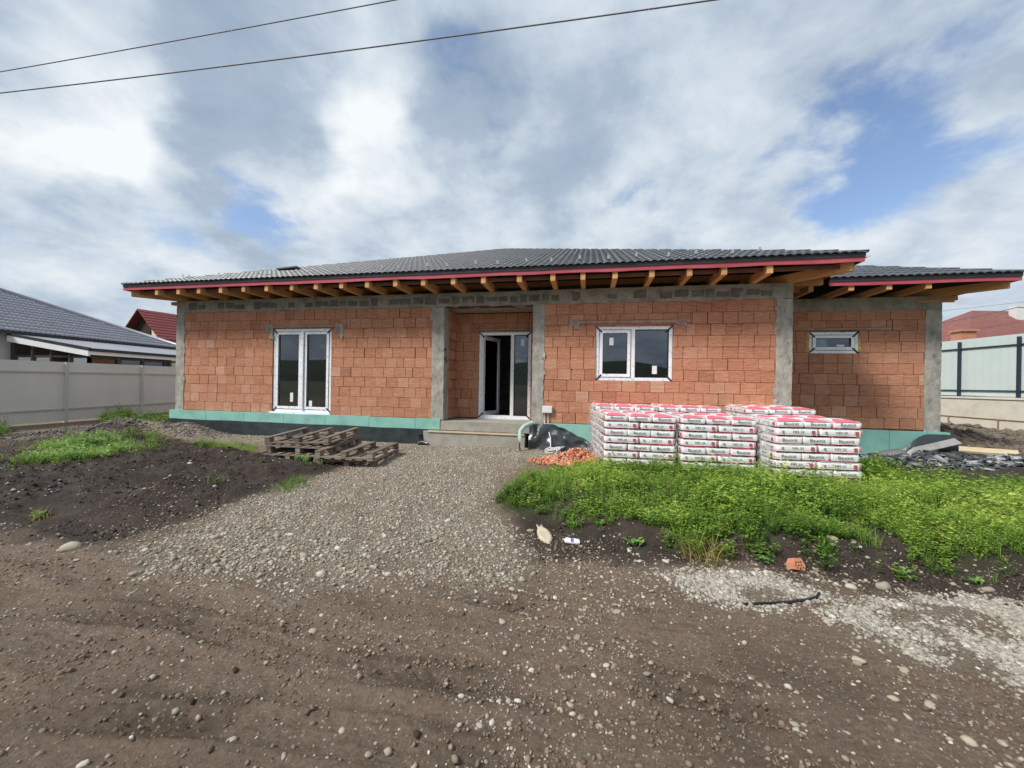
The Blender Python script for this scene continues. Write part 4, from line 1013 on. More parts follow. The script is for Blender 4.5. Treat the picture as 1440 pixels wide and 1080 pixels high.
def film_mat():
    m, nd, lk, bs = new_mat('stretch_film'); out = nd['Material Output']
    t = nd.new('ShaderNodeBsdfTransparent'); t.inputs[0].default_value = (.97, .97, .97, 1)
    bs.inputs['Base Color'].default_value = (.75, .75, .76, 1); bs.inputs['Roughness'].default_value = .22; bs.inputs['Specular IOR Level'].default_value = .8
    tc = nd.new('ShaderNodeTexCoord'); n = nd.new('ShaderNodeTexNoise'); n.inputs['Scale'].default_value = 9; n.inputs['Detail'].default_value = 6; n.inputs['Distortion'].default_value = 1.5; lk.new(tc.outputs['Object'], n.inputs['Vector'])
    r = nd.new('ShaderNodeMapRange'); lk.new(n.outputs['Fac'], r.inputs['Value']); r.inputs['From Min'].default_value = .42; r.inputs['From Max'].default_value = .7; r.inputs['To Min'].default_value = .12; r.inputs['To Max'].default_value = .62
    b = nd.new('ShaderNodeBump'); b.inputs['Strength'].default_value = 1; b.inputs['Distance'].default_value = .02; lk.new(n.outputs['Fac'], b.inputs['Height']); lk.new(b.outputs[0], bs.inputs['Normal'])
    mx = nd.new('ShaderNodeMixShader'); lk.new(r.outputs[0], mx.inputs[0]); lk.new(t.outputs[0], mx.inputs[1]); lk.new(bs.outputs[0], mx.inputs[2]); lk.new(mx.outputs[0], out.inputs['Surface']); return m
MT['film'] = film_mat()
for which, base in zip(('left front', 'middle front', 'right front', 'left rear', 'middle rear', 'right rear'), SB):
    mb = MB(); P = []
    for i in range(26):
        t = i / 25; row = []
        for j in range(24):
            s_ = j / 23; y = .03 + 1.20 * s_; z = .08 + (1.07 if 'rear' in which else .94) * t; bul = -.045 - .03 * (1 - t) - .025 * abs(mnoise.noise(Vector((y * 5, z * 6, 2)))) - .02 * mnoise.noise(Vector((y * 11, z * 14, 7)))
            if t > .93: bul += (t - .93) * 1.2
            row.append(base @ Vector((bul, y, z)))
        P.append(row)
    mb.grid(P); o = mb.build('stretch_film', MT['film'], None, True)
    tag(o, f'crinkled clear wrapping film down the left side of the {which} bag stack', 'plastic film', 'wrapping films on the plaster stacks')

# ------------------------------------------------------------------ fences
def sheet_fence(name, label, A, B, h, z0, z1, mat, post_mat, posts, post_w, rails, sheet_dy, pname):
    """sheet panels between posts, rails on the near side; A, B are plan points"""
    A, B = Vector(A), Vector(B); L = (B - A).length; d = (B - A) / L; n = Vector((d.y, -d.x, 0)) * sheet_dy
    t = empty(name, (A.x, A.y, z0), label, 'fence')
    zf = lambda s_: z0 + (z1 - z0) * s_ / L
    for a, b in zip(posts, posts[1:]):
        mb = MB(); k = max(2, int((b - a) / .1)); P = [[], []]
        for i in range(k + 1):
            s_ = a + (b - a) * i / k; q = A + d * s_ - n * (.003 if i % 2 else .0); P[0].append((q.x, q.y, zf(s_) + .03)); P[1].append((q.x, q.y, zf(s_) + h))
        mb.grid(P); mb.build(pname, mat, t)
    for a in posts:
        q = A + d * a + n * .035; mb = MB(); mb.bar((q.x, q.y, zf(a) - .1), (q.x, q.y, zf(a) + h * (1.0 if sheet_dy > 0 and post_w > .055 else .985)), post_w, post_w, roll=math.atan2(d.y, d.x)); mb.build('post', post_mat, t)
    for (rz, rh) in rails:
        mb = MB(); a = A + n * .03; b = B + n * .03; mb.bar((a.x, a.y, z0 + rz), (b.x, b.y, z1 + rz), .03, rh); mb.build('rail', post_mat, t)
    return t
fd = (fw + r0 * ((745 - 720) / FPX)).normalized()         # both side fences run back into the plot
A = CAM + ray(0, 527.9) * 11.1; A.z = 0; A0 = A - fd * 6.0
ps = [0.2 + 2.47 * k for k in range(13)]
s93 = (atD(92, 530, 11.1 * (0 - 745) / (92 - 745)) - A0); off = (s93.x * fd.x + s93.y * fd.y) % 2.47
ps = [off + 2.47 * k - .0 for k in range(12)]
sheet_fence('metal_fence', 'grey sheet metal fence with posts and rails along the left side of the plot', A0, A0 + fd * 30, 1.95, -.02, .16, MT['fence_grey'], MT['fence_post'], ps, .08, ((.42, .035), (1.62, .035)), 1, 'panel')
DR = 13.6; hR = 540 + .01685 * 720
Bp = CAM + ray(1440, hR) * DR; Bp.z = 0; B0 = Bp - fd * 7
zg = 1.504 - (605 - hR) / FPX * DR; ztop = 1.504 - (560 - hR) / FPX * DR; zpan = 1.504 + (hR - 468) / FPX * DR
bw = empty('boundary_wall', (B0.x, B0.y, 0), 'low cream concrete boundary wall under the pale fence at the right edge', 'wall')
nrm = Vector((fd.y, -fd.x, 0))
mb = MB()
def slab(mb, a, b, w0, w1, z0, z1): mb.hexa([a - nrm * w0 + u0 * z0, a + nrm * w1 + u0 * z0, b + nrm * w1 + u0 * z0, b - nrm * w0 + u0 * z0, a - nrm * w0 + u0 * z1, a + nrm * w1 + u0 * z1, b + nrm * w1 + u0 * z1, b - nrm * w0 + u0 * z1])
slab(mb, B0, B0 + fd * 32, .0, .25, -.3, ztop - .07); mb.build('wall_body', MT['boundary'], bw)
mb = MB(); slab(mb, B0, B0 + fd * 32, .04, .29, ztop - .07, ztop); mb.build('coping', noisy('pale_coping', [(.55, .54, .50), (.66, .65, .61)], 3, .8, .1), bw)
mb = MB(); slab(mb, B0 + fd * 2, B0 + fd * 30, .03, -.004, zg + .30, zg + .325)
for k in range(10): q = B0 + fd * (6 + 1.7 * k); slab(mb, q, q + fd * .04, .035, -.004, zg + .0, zg + .30)
mb.build('form_tie', noisy('rusty_rod', [(.22, .13, .07), (.32, .22, .13)], 6, .9, .1), bw)
t_ = lambda px: (lambda v: v.x * fd.x + v.y * fd.y)(CAM + ray(px, 550) * (DR * (1440 - 732) / (px - 732)) - B0)
p1, p2 = t_(1429), t_(1344); spc = p2 - p1
pst = [p1 + spc * k for k in range(-3, 9)]
Bf = B0 + nrm * .10
fen = empty('panel_fence', (Bf.x, Bf.y, ztop), 'pale green panel fence with dark blue steel posts standing on the cream boundary wall', 'fence')
hp = zpan - ztop
for a, b in zip(pst, pst[1:]):
    mb = MB(); k = 14; P = [[], []]
    for i in range(k + 1):
        q = Bf + fd * (a + (b - a) * i / k) + nrm * (.03 + (.004 if i % 2 else 0)); P[0].append((q.x, q.y, ztop + .05)); P[1].append((q.x, q.y, zpan))
    mb.grid(P); mb.build('panel', MT['fence_pale'], fen)
for a in pst:
    q = Bf + fd * a - nrm * .03; mb = MB(); mb.bar((q.x, q.y, ztop), (q.x, q.y, zpan - .10), .08, .08, roll=math.atan2(fd.y, fd.x)); mb.build('post', MT['fence_navy'], fen)
for rz in (.25, hp - .38):
    a = Bf + fd * pst[0] - nrm * .0; b = Bf + fd * pst[-1]; mb = MB(); mb.bar((a.x, a.y, ztop + rz), (b.x, b.y, ztop + rz), .035, .045); mb.build('rail', MT['fence_navy'], fen)

# ------------------------------------------------------------------ neighbouring houses
nl = Vector((-fd.y, fd.x, 0))              # pointing left, away from the plot
def neighbour_left():
    def hit(px, py, o): d = ray(px, py); return CAM + d * ((A + nl * o - CAM).dot(nl) / d.dot(nl))
    def P(s_, o, z): q = A + fd * s_ + nl * o; return Vector((q.x, q.y, z))
    o2 = 1.2; C = hit(126, 491, o2); st = (C - A).dot(fd); zt = C.z           # near corner of the lean-to terrace roof
    lo, hi = o2, 12.0
    for _ in range(40):                                                       # where its raking edge meets the main eave
        o1 = (lo + hi) / 2; q = P(st, o1, 0) - CAM; px = 720 + FPX * q.dot(rt) / q.dot(fw)
        if px > 10: lo = o1
        else: hi = o1
    z_e = hit(10, 465, o1).z
    t = empty('neighbour_house', tuple(P(st + 2, o1 + 4, 0)), 'low white house with grey tiled hip roof and dark glazed terrace behind the left fence', 'house')
    s2 = (hit(262, 488, o1) - A).dot(fd); s0 = st - 14; depth = 13.0; half = depth / 2; tan = .47; ap = z_e + half * tan
    mb = MB(); tile_plane(mb, P(s0, o1, z_e), fd, nl, s2 - s0, half, True, True, tan, .32, .36); mb.build('roof', MT['tile_old'], t, True)
    mb = MB(); R = lambda s_, o, z: P(s_, o, z - .03)
    mb.quad([R(s0, o1, z_e), R(s2, o1, z_e), R(s2 - half, o1 + half, ap), R(s0 + half, o1 + half, ap)]); mb.quad([R(s2, o1, z_e), R(s2, o1 + depth, z_e), R(s2 - half, o1 + half, ap)])
    mb.quad([R(s2, o1 + depth, z_e), R(s0, o1 + depth, z_e), R(s0 + half, o1 + half, ap), R(s2 - half, o1 + half, ap)]); mb.quad([R(s0, o1 + depth, z_e), R(s0, o1, z_e), R(s0 + half, o1 + half, ap)]); mb.build('roof_deck', MT['under'], t)
    mb = MB(); mb.tube([P(s2, o1, z_e + .05), P(s2 - half, o1 + half, ap + .06)], .10, 8); mb.build('hip_cap', MT['tile_old'], t, True)
    mb = MB(); mb.bar(P(s0, o1 - .04, z_e - .04), P(s2, o1 - .04, z_e - .04), .10, .10); mb.build('gutter', MT['dark_metal'], t)
    # lean-to terrace roof
    mb = MB(); n = 44; e2 = s2 + 1.0; zk = z_e - .10
    for i in range(n):
        a, b = st + (e2 - st) * i / n, st + (e2 - st) * (i + .93) / n
        mb.hexa([P(a, o2, zt), P(b, o2, zt), P(b, o1, zk - .05), P(a, o1, zk - .05), P(a, o2, zt + .05), P(b, o2, zt + .05), P(b, o1, zk), P(a, o1, zk)], random.random())
    mb.build('terrace_roof', MT['tile_old'], t)
    mb = MB(); mb.bar(P(st, o2 - .03, zt - .02), P(e2, o2 - .03, zt - .02), .07, .10); mb.build('gutter', MT['dark_metal'], t)
    mb = MB(); mb.bar(P(st + .02, o2 + .02, zt - .14), P(e2, o2 + .02, zt - .14), .05, .13); mb.build('edge_board', MT['white_paint'], t)
    mb = MB(); mb.hexa([P(st - .05, o2, zt - .26), P(st + .02, o2, zt - .26), P(st + .02, o1, zk - .30), P(st - .05, o1, zk - .30), P(st - .05, o2, zt - .06), P(st + .02, o2, zt - .06), P(st + .02, o1, zk - .07), P(st - .05, o1, zk - .07)]); mb.build('barge_board', MT['white_paint'], t)
    mb = MB(); mb.hexa([P(st - .06, o2 - .03, zt - .06), P(st + .03, o2 - .03, zt - .06), P(st + .03, o1, zk - .07), P(st - .06, o1, zk - .07), P(st - .06, o2 - .03, zt + .06), P(st + .03, o2 - .03, zt + .06), P(st + .03, o1, zk + .02), P(st - .06, o1, zk + .02)]); mb.build('verge_trim', MT['dark_metal'], t)
    ow = o1 + .35
    mb = MB(); mb.hexa([P(s0 + .5, ow, -.1), P(s2 - .5, ow, -.1), P(s2 - .5, ow + depth - 1, -.1), P(s0 + .5, ow + depth - 1, -.1), P(s0 + .5, ow, z_e - .05), P(s2 - .5, ow, z_e - .05), P(s2 - .5, ow + depth - 1, z_e - .05), P(s0 + .5, ow + depth - 1, z_e - .05)]); mb.build('wall', MT['render_wall'], t)
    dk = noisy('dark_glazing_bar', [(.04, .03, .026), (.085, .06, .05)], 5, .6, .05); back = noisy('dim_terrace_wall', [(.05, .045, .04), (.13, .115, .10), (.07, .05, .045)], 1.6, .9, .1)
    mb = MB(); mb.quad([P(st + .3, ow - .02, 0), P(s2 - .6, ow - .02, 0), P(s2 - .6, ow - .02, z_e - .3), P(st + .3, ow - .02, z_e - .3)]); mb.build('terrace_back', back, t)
    def post(a, b, w=.09, h=.09): mb = MB(); mb.bar(a, b, w, h); return mb.build('glazing_frame', dk, t)
    for k, o in enumerate(np.linspace(o2 + .15, o1 - .1, 5)):                 # near end, then the long side
        f = post(P(st + .12, o, -.1), P(st + .12, o, zt + (zk - zt) * (o - o2) / (o1 - o2) - .1))
        if k < 4 and k != 1:
            w = (o1 - o2 - .25) / 4; mb = MB(); mb.quad([P(st + .13, o + .05, .3), P(st + .13, o + w - .05, .3), P(st + .13, o + w - .05, zt - .33), P(st + .13, o + .05, zt - .33)]); mb.build('pane', MT['glass'], f)
    post(P(st + .12, o2 + .1, zt - .28), P(st + .12, o1, zt - .28), .06, .07)
    s_ = st + .12; k = 0
    while s_ < e2 - .1:
        f = post(P(s_, o2 + .15, -.1), P(s_, o2 + .15, zt - .05))
        if k % 4 != 3: mb = MB(); mb.quad([P(s_ + .05, o2 + .16, .3), P(s_ + .95, o2 + .16, .3), P(s_ + .95, o2 + .16, zt - .33), P(s_ + .05, o2 + .16, zt - .33)]); mb.build('pane', MT['glass'], f)
        s_ += 1.0; k += 1
    post(P(st + .1, o2 + .15, zt - .28), P(e2, o2 + .15, zt - .28), .06, .07)
    mb = MB(); q = hit(6, 414, o1 + 4.6); mb.box(q.x - .14, q.x + .14, q.y - .14, q.y + .14, q.z - .25, q.z + .12); mb.build('roof_vent', MT['dark_metal'], t)
neighbour_left()
def neighbour_red():
    D = 34.0; ap = atD(193, 434, D); t = empty('red_roof_house', (ap.x, ap.y, 0), 'cream house with steep red metal roof and dark gable far behind the grey roof', 'house')
    near = (r0 * .93 - fw * .37).normalized(); rd = (r0 * .37 + fw * .93).normalized(); Lr = 12; run = 3.35; drop = 2.75
    nb = ap + near * run - u0 * drop; fb = ap - near * run - u0 * drop
    off = lambda p, s_: p + rd * s_
    mb = MB()
    for b in (nb, fb):
        for i in range(10):
            q0, q1 = ap.lerp(b, i / 10), ap.lerp(b, (i + 1) / 10)
            mb.hexa([off(q0, 0) - u0 * .10, off(q0, Lr) - u0 * .10, off(q1, Lr) - u0 * .06, off(q1, 0) - u0 * .06, off(q0, 0), off(q0, Lr), off(q1, Lr) + u0 * .05, off(q1, 0) + u0 * .05])
    mb.build('roof', MT['tile_red'], t)
    mb = MB(); q = off(nb, 3.2) - u0 * .15; e = q + near * 1.6 - u0 * .5
    mb.hexa([q - u0 * .1, off(q, 4) - u0 * .1, off(e, 4) - u0 * .1, e - u0 * .1, q, off(q, 4), off(e, 4), e]); mb.build('porch_roof', MT['tile_red'], t)
    i_ = .7; a2 = ap - u0 * .25; n2, f2 = nb.lerp(ap, .12) - u0 * .2, fb.lerp(ap, .12) - u0 * .2; z = lambda p, zz: Vector((p.x, p.y, zz))
    mb = MB(); mb.quad([z(off(n2, i_), 0), z(off(f2, i_), 0), off(f2, i_), off(a2, i_), off(n2, i_)]); mb.quad([z(off(n2, i_), 0), z(off(n2, Lr - .5), 0), off(n2, Lr - .5), off(n2, i_)]); mb.quad([z(off(f2, Lr - .5), 0), z(off(f2, i_), 0), off(f2, i_), off(f2, Lr - .5)])
    mb.build('wall', MT['cream'], t)
    mb = MB(); c0 = off(a2, i_ - .08) - u0 * .1; d0 = off(f2, i_ - .08); m0 = d0 + (n2 - f2) * .62; m0 = Vector((m0.x, m0.y, d0.z)); m1 = c0.lerp(off(n2, i_ - .08), .24)
    mb.quad([c0, d0 + u0 * .1, Vector((d0.x, d0.y, d0.z - 1.2)), Vector((m1.x, m1.y, d0.z - 1.2)), m1]); mb.build('gable_shade', MT['under'], t)  # flat dark sheet: shade under the gable overhang put into the colour
neighbour_red()
def neighbour_right():
    D = 27.0; c = atD(1440, 545, D); t = empty('brown_roof_house', (c.x, c.y, 0), 'house with brown red hip roof and small brick chimney behind the right fence', 'house')
    zE = atD(1380, 478, D).z; x0 = atD(1362, 478, D); ap = atD(1438, 434, D + 3)
    dirx = r0; diry = fw; L = 16; dep = 8; half = dep / 2; h = ap.z - zE
    O = Vector((x0.x, x0.y, zE))
    P = lambda a, b, z: O + dirx * a + diry * b + u0 * z
    mb = MB(); a, b, c_, d = P(0, 0, 0), P(L, 0, 0), P(L, dep, 0), P(0, dep, 0); r1, r2 = P(5.0, half, h), P(L - 3, half, h)
    for q in ((a, b, r2, r1), (b, c_, r2), (c_, d, r1, r2), (d, a, r1)): mb.quad(q)
    mb.build('roof', MT['tile_brown'], t)
    mb = MB(); w = .5
    for q in ((P(w, w, -zE), P(L - w, w, -zE), P(L - w, w, .1), P(w, w, .1)), (P(L - w, w, -zE), P(L - w, dep - w, -zE), P(L - w, dep - w, .1), P(L - w, w, .1)), (P(w, dep - w, -zE), P(w, w, -zE), P(w, w, .1), P(w, dep - w, .1)), (P(L - w, dep - w, -zE), P(w, dep - w, -zE), P(w, dep - w, .1), P(L - w, dep - w, .1))): mb.quad(q)
    mb.build('wall', MT['cream'], t)
    q = atD(1354.5, 478, D - .5); mb = MB(); mb.box(q.x - .42, q.x + .42, q.y - .4, q.y + .4, zE - 2.8, zE + .45); mb.box(q.x - .52, q.x + .52, q.y - .5, q.y + .5, zE + .45, zE + .6); mb.build('chimney', MT['brick'], t)
    mb = MB(); mb.hexa([q - dirx * 4 + u0 * -.5, q + dirx * 2 + u0 * -.5, q + dirx * 2 + diry * 4 + u0 * -.5, q - dirx * 4 + diry * 4 + u0 * -.5, q - dirx * 4 + diry * 2 + u0 * .0, q + dirx * 1 + diry * 2 + u0 * .1, q + dirx * 1 + diry * 2.5 + u0 * .1, q - dirx * 4 + diry * 2.5 + u0 * .0]); mb.build('low_roof', MT['tile_old'], t)
    q = atD(1432, 436, D + 3); mb = MB(); mb.box(q.x - .35, q.x + .35, q.y - .3, q.y + .3, q.z - 1.5, q.z + .35); mb.build('chimney', MT['render_wall'], t)
neighbour_right()

# ------------------------------------------------------------------ overhead cables
def cable(name, pts, r, label, group, cat='cable'):
    mb = MB(); mb.tube(pts, r, 6, cap=False); o = mb.build(name, MT['cable'], None, True); return tag(o, label, cat, group)
def sag(a, b, n, s_): return [a.lerp(b, i / n) - u0 * (s_ * 4 * (i / n) * (1 - i / n)) for i in range(n + 1)]
a, b = at(0, 101, 7.0), at(555, 0, 7.0); d = (b - a).normalized(); m = (a + b) / 2
cable('power_cable', [m + d * x + u0 * (.0009 * x * x - .014) for x in np.linspace(-45, 45, 61)], .008, 'upper dark overhead cable crossing the top left of the sky', 'overhead cables in front of the house')
a, b = at(0, 131, 7.0), at(1005, 0, 7.0); d = (b - a).normalized(); m = (a + b) / 2
cable('power_cable', [m + d * x + u0 * (.0011 * x * x - .045) for x in np.linspace(-45, 45, 61)], .0105, 'lower thicker overhead cable reaching past the middle of the sky', 'overhead cables in front of the house')
WG = 'thin wires in the gap right of the house'
for (p, q, r, lb) in (((1250, 466), (1432, 432), .03, 'dark wire rising to the pale chimney right of the house'), ((1432, 432), (1700, 446), .03, 'dark wire running right from the pale chimney to the picture edge'),
                      ((1240, 477), (1354, 469), .02, 'lowest thin wire ending near the small brick chimney'), ((1240, 446), (1700, 392), .012, 'faint thin wire highest in the gap right of the house')):
    cable('service_wire', sag(atD(*p, 26), atD(*q, 29), 12, .10), r, lb, WG, 'wire')
# ------------------------------------------------------------------ litter, timber, rubble
def ico(sub):
    bm = bmesh.new(); bmesh.ops.create_icosphere(bm, subdivisions=sub, radius=1)
    V = np.array([v.co[:] for v in bm.verts]); F = np.array([[v.index for v in f.verts] for f in bm.faces]); bm.free(); return V, F
def stone_temps(sub, n, rough):
    out = []; V, F = ico(sub)
    for k in range(n):
        r = np.array([1 + rough * mnoise.noise(Vector(v) * 1.3 + Vector((k * 7.1, 0, 0))) + rough * .4 * mnoise.noise(Vector(v) * 3.1 + Vector((k * 3.3, 5, 0))) for v in V]); out.append((V * r[:, None], F, None))
    return out
ST1 = stone_temps(1, 10, .38); ST2 = stone_temps(2, 8, .35)
def plank(name, a, b, w, h, mat, label, roll=0):
    mb = MB(); mb.bar(a, b, w, h, .6, roll=roll); o = mb.build(name, mat); return tag(o, label, 'timber')
p, q = on(1312, 637), on(1433, 638); pz = max(gz(p.x, p.y), gz(q.x, q.y)) + .09
plank('timber_plank', (p.x, p.y, pz), (q.x, q.y, pz + .02), .22, .05, MT['plank'], 'long pale timber plank lying on churned earth by the far right corner of the house', rad(20))
p, q = on(1216, 636), on(1262, 636)
plank('timber_plank', (p.x, p.y, p.z + .10), (q.x + .3, q.y, q.z + .08), .14, .07, MT['old_wood'], 'short dark wet timber between the right bag stack and the tile rubble', rad(10))
p = on(1282, 629); q = on(1318, 640)
mb = MB(); a = Vector((7.02, 1.02, .20)); b = Vector((7.86, 1.12, .43)); mb.bar(a, b, .17, .025, .5, roll=rad(35)); o = mb.build('roof_batten', noisy('grey_batten', [(.22, .22, .21), (.32, .31, .30)], 6, .8, .2)); tag(o, 'grey flat batten leaning on the black membrane at the right wing corner', 'batten')
def heap(name, label, cat, cx, cy, rx, ry, hh, n, temps, size, mat, kind='stuff', flat=.45, seed=1, spread=1.0):
    g = np.random.default_rng(seed); a = g.uniform(0, 6.283, n); r = np.sqrt(g.uniform(0, 1, n)) * spread
    x = cx + rx * r * np.cos(a); y = cy + ry * r * np.sin(a); top = hh * np.clip(1 - r * .95, 0, 1) ** 1.1
    z = height(x, y) + top * (1 - .25 * g.uniform(0, 1, n)) + .01
    s = size * np.exp(g.normal(0, .45, n)); sc = np.stack([s, s * g.uniform(.5, 1, n), s * g.uniform(flat * .6, flat * 1.3, n)], -1)
    o = scatter(name, temps, g.integers(0, len(temps), n), np.stack([x, y, z], -1), rot_rand(n, .6), sc, mat, g.uniform(0, 1, n) ** 1.2)
    return tag(o, label, cat, kind=kind)
def shard_temps(n):
    out = []
    for k in range(n):
        m = random.randint(4, 6); ang = sorted(random.uniform(0, 6.28) for _ in range(m)); ang = [6.28 * i / 6 + random.uniform(-.35, .35) for i in range(6)]
        top = [(math.cos(a) * random.uniform(.6, 1.1), math.sin(a) * random.uniform(.6, 1.1)) for a in ang]
        V = [(x, y, -.5) for x, y in top] + [(x, y, .5) for x, y in top] + [(0, 0, -.5), (0, 0, .5)]
        F = []
        for i in range(6):
            j = (i + 1) % 6; F += [(i, j, j + 6), (i, j + 6, i + 6), (j, i, 12), (i + 6, j + 6, 13)]
        out.append((np.array(V), np.array(F), None))
    return out
SH = shard_temps(9)
p = on(812, 652); r_ = heap('brick_rubble', 'heap of small broken orange brick chips beside the left bag stack', 'rubble', p.x + .02, p.y + .06, .72, .50, .30, 2000, SH, .027, MT['rubble'], flat=.5, seed=5)
r2 = heap('brick_rubble', 'thin spill of orange brick chips in the grass edge left of the main chip heap', 'rubble', p.x - .52, p.y - .06, .42, .26, .08, 320, SH, .026, MT['rubble'], flat=.5, seed=6)
p = on(1318, 652); heap('tile_rubble', 'heap of broken dark roof tiles and grey shards below the right wing', 'rubble', p.x - .1, p.y - .05, 1.25, .65, .27, 950, SH, .065, MT['shard'], flat=.22, seed=8)
heap('tile_rubble', 'flat spread of dark tile shards trailing right from the tile heap', 'rubble', p.x + 1.25, p.y - .05, 1.1, .5, .10, 380, SH, .06, MT['shard'], flat=.22, seed=9)
for (px, py, rz, tl, lb) in ((1302, 646, .3, .5, 'ribbed dark roof tile standing tilted in the tile heap'), (1318, 647, .1, .62, 'second ribbed dark roof tile leaning beside the tilted one'), (1278, 641, 1.2, .3, 'dark roof tile lying askew at the left of the tile heap')):
    p = on(px, py); mb = MB(); P = [[], []]
    for i in range(13):
        x = -.17 + .34 * i / 12; z = .022 * abs(math.sin(i * math.pi / 4)); P[0].append((x, -.20, z)); P[1].append((x, .20, z))
    mb.grid(P); mb.grid([[(x, y, z - .016) for x, y, z in r] for r in reversed(P)]); 
    for i in range(12): mb.quad([P[0][i], (P[0][i][0], -.2, P[0][i][2] - .016), (P[0][i + 1][0], -.2, P[0][i + 1][2] - .016), P[0][i + 1]])
    o = mb.build('roof_tile', MT['tile'], smooth=False); o.location = (p.x, p.y + .05, p.z + .20); o.rotation_euler = (tl, .1, rz); tag(o, lb, 'roof tile', 'loose roof tiles on the tile heap')
# cream squashed bottle and can
def bottle():
    p = on(765, 755); mb = MB(); N = 20; P = []
    for k in range(7):
        t = -1 + 2 * k / 6; row = []
        for i in range(N + 1):
            a = 2 * math.pi * i / N; r = math.sqrt(max(0, 1 - t * t)) ** .5
            x = math.cos(a); y = math.sin(a); wy = .15; wx = .068 * (1 - .18 * y) * (1 if y < .9 else .9)
            row.append((wx * x * (r * .35 + .65), wy * y * (r * .2 + .8), .020 + .018 * t + .006 * mnoise.noise(Vector((x * 2, y * 3, t)))))
        P.append(row)
    mb.grid(P); mb.quad(P[-1][:-1]); mb.box(-.02, .02, -.172, -.140, .012, .03); mb.box(-.03, -.012, .12, .20, .01, .022); mb.box(.012, .03, .12, .19, .01, .022)
    o = mb.build('flattened_bottle', noisy('cream_plastic', [(.42, .36, .25), (.56, .50, .37)], 14, .6, .2), smooth=True); o.location = (p.x, p.y, p.z + .004); o.rotation_euler = (rad(8), 0, rad(22)); tag(o, 'flattened cream plastic bottle lying on bare soil in front of the grass', 'bottle')
bottle()
def can():
    p = on(805, 765); mb = MB()
    r = .031; xs = [-.072, -.066, -.058, -.02, .02, .054, .062, .066]; rs = [.020, .026, r, r * .94, r, r, .026, .022]
    mb.tube([(x, .004 * math.sin(x * 50), 0) for x in xs], rs, 18); o = mb.build('drink_can', noisy('can_white', [(.70, .70, .73), (.8, .8, .82)], 8, .3, .1, spec=.6), smooth=True)
    m2 = MB(); P = []
    for i in range(9):
        t = rad(25 + 85 * i / 8); row = []
        for j in range(9):
            x = -.030 + .055 * j / 8; w = .35 + .65 * abs(j - 4) / 4; rr = r * 1.03; a = rad(62) + (t - rad(67)) * (.55 if j in (0, 8) else 1) * .8 + .12 * math.sin(j)
            row.append((x, -math.cos(a) * rr, math.sin(a) * rr))
        P.append(row)
    m2.grid([r_[2:7] for r_ in P]); m2.build('blue_mark', noisy('can_blue', [(.06, .07, .17), (.14, .14, .26)], 30, .4, 0), o, smooth=True, local=True)
    m3 = MB(); m3.tube([(-.0665, 0, 0), (-.071, 0, 0)], [.027, .024], 16); m3.tube([(.0625, 0, 0), (.068, 0, 0)], [.0265, .023], 16); m3.build('rim', MT['steel'], o, True, local=True)
    o.location = (p.x, p.y, p.z + .026); o.rotation_euler = (rad(10), rad(3), rad(-4)); o.scale = (1, 1, .86); tag(o, 'small crushed white drink can with dark blue mark on bare soil', 'can')
can()
def brick_piece():
    p = on(1118, 800); mb = MB(); mb.box(-.075, .075, -.06, .06, -.06, .07)
    o = MB(); pts = [(-.075, -.05), (.07, -.055), (.085, .01), (.045, .085), (-.03, .08), (-.07, .02)]
    F = [(x, -.06, z) for x, z in pts]; B = [(x * .95, .06, z * .95) for x, z in pts]; o.quad(list(reversed(F))[::-1]); o.quad(list(reversed(B)))
    for i in range(6): o.quad([F[i], B[i], B[(i + 1) % 6], F[(i + 1) % 6]])
    ob = o.build('brick_fragment', MT['rubble']); h = MB()
    for (x, z) in ((-.035, .03), (0, .035), (.03, .04), (-.04, -.002), (-.005, 0), (.03, .006), (-.025, -.03), (.012, -.028), (.05, -.02)):
        h.tube([(x, -.0605, z), (x, -.063, z)], .0095, 10)
    h.build('hole', MT['black'], ob, local=True)
    ob.scale = (.68, .68, .68); ob.location = (p.x, p.y, p.z + .03); ob.rotation_euler = (rad(-24), rad(8), rad(15)); tag(ob, 'orange perforated brick fragment stuck in the soil bank below the grass', 'brick fragment')
brick_piece()
mb = MB(); pts = [on(x, y) + u0 * .012 for x, y in ((1046, 852), (1066, 851), (1090, 850), (1112, 849), (1132, 846), (1148, 842), (1152, 836))]; mb.tube(pts, .009, 8); o = mb.build('rubber_hose', MT['black'], None, True); tag(o, 'short black rubber hose half buried in pale gravel beside the road', 'hose')
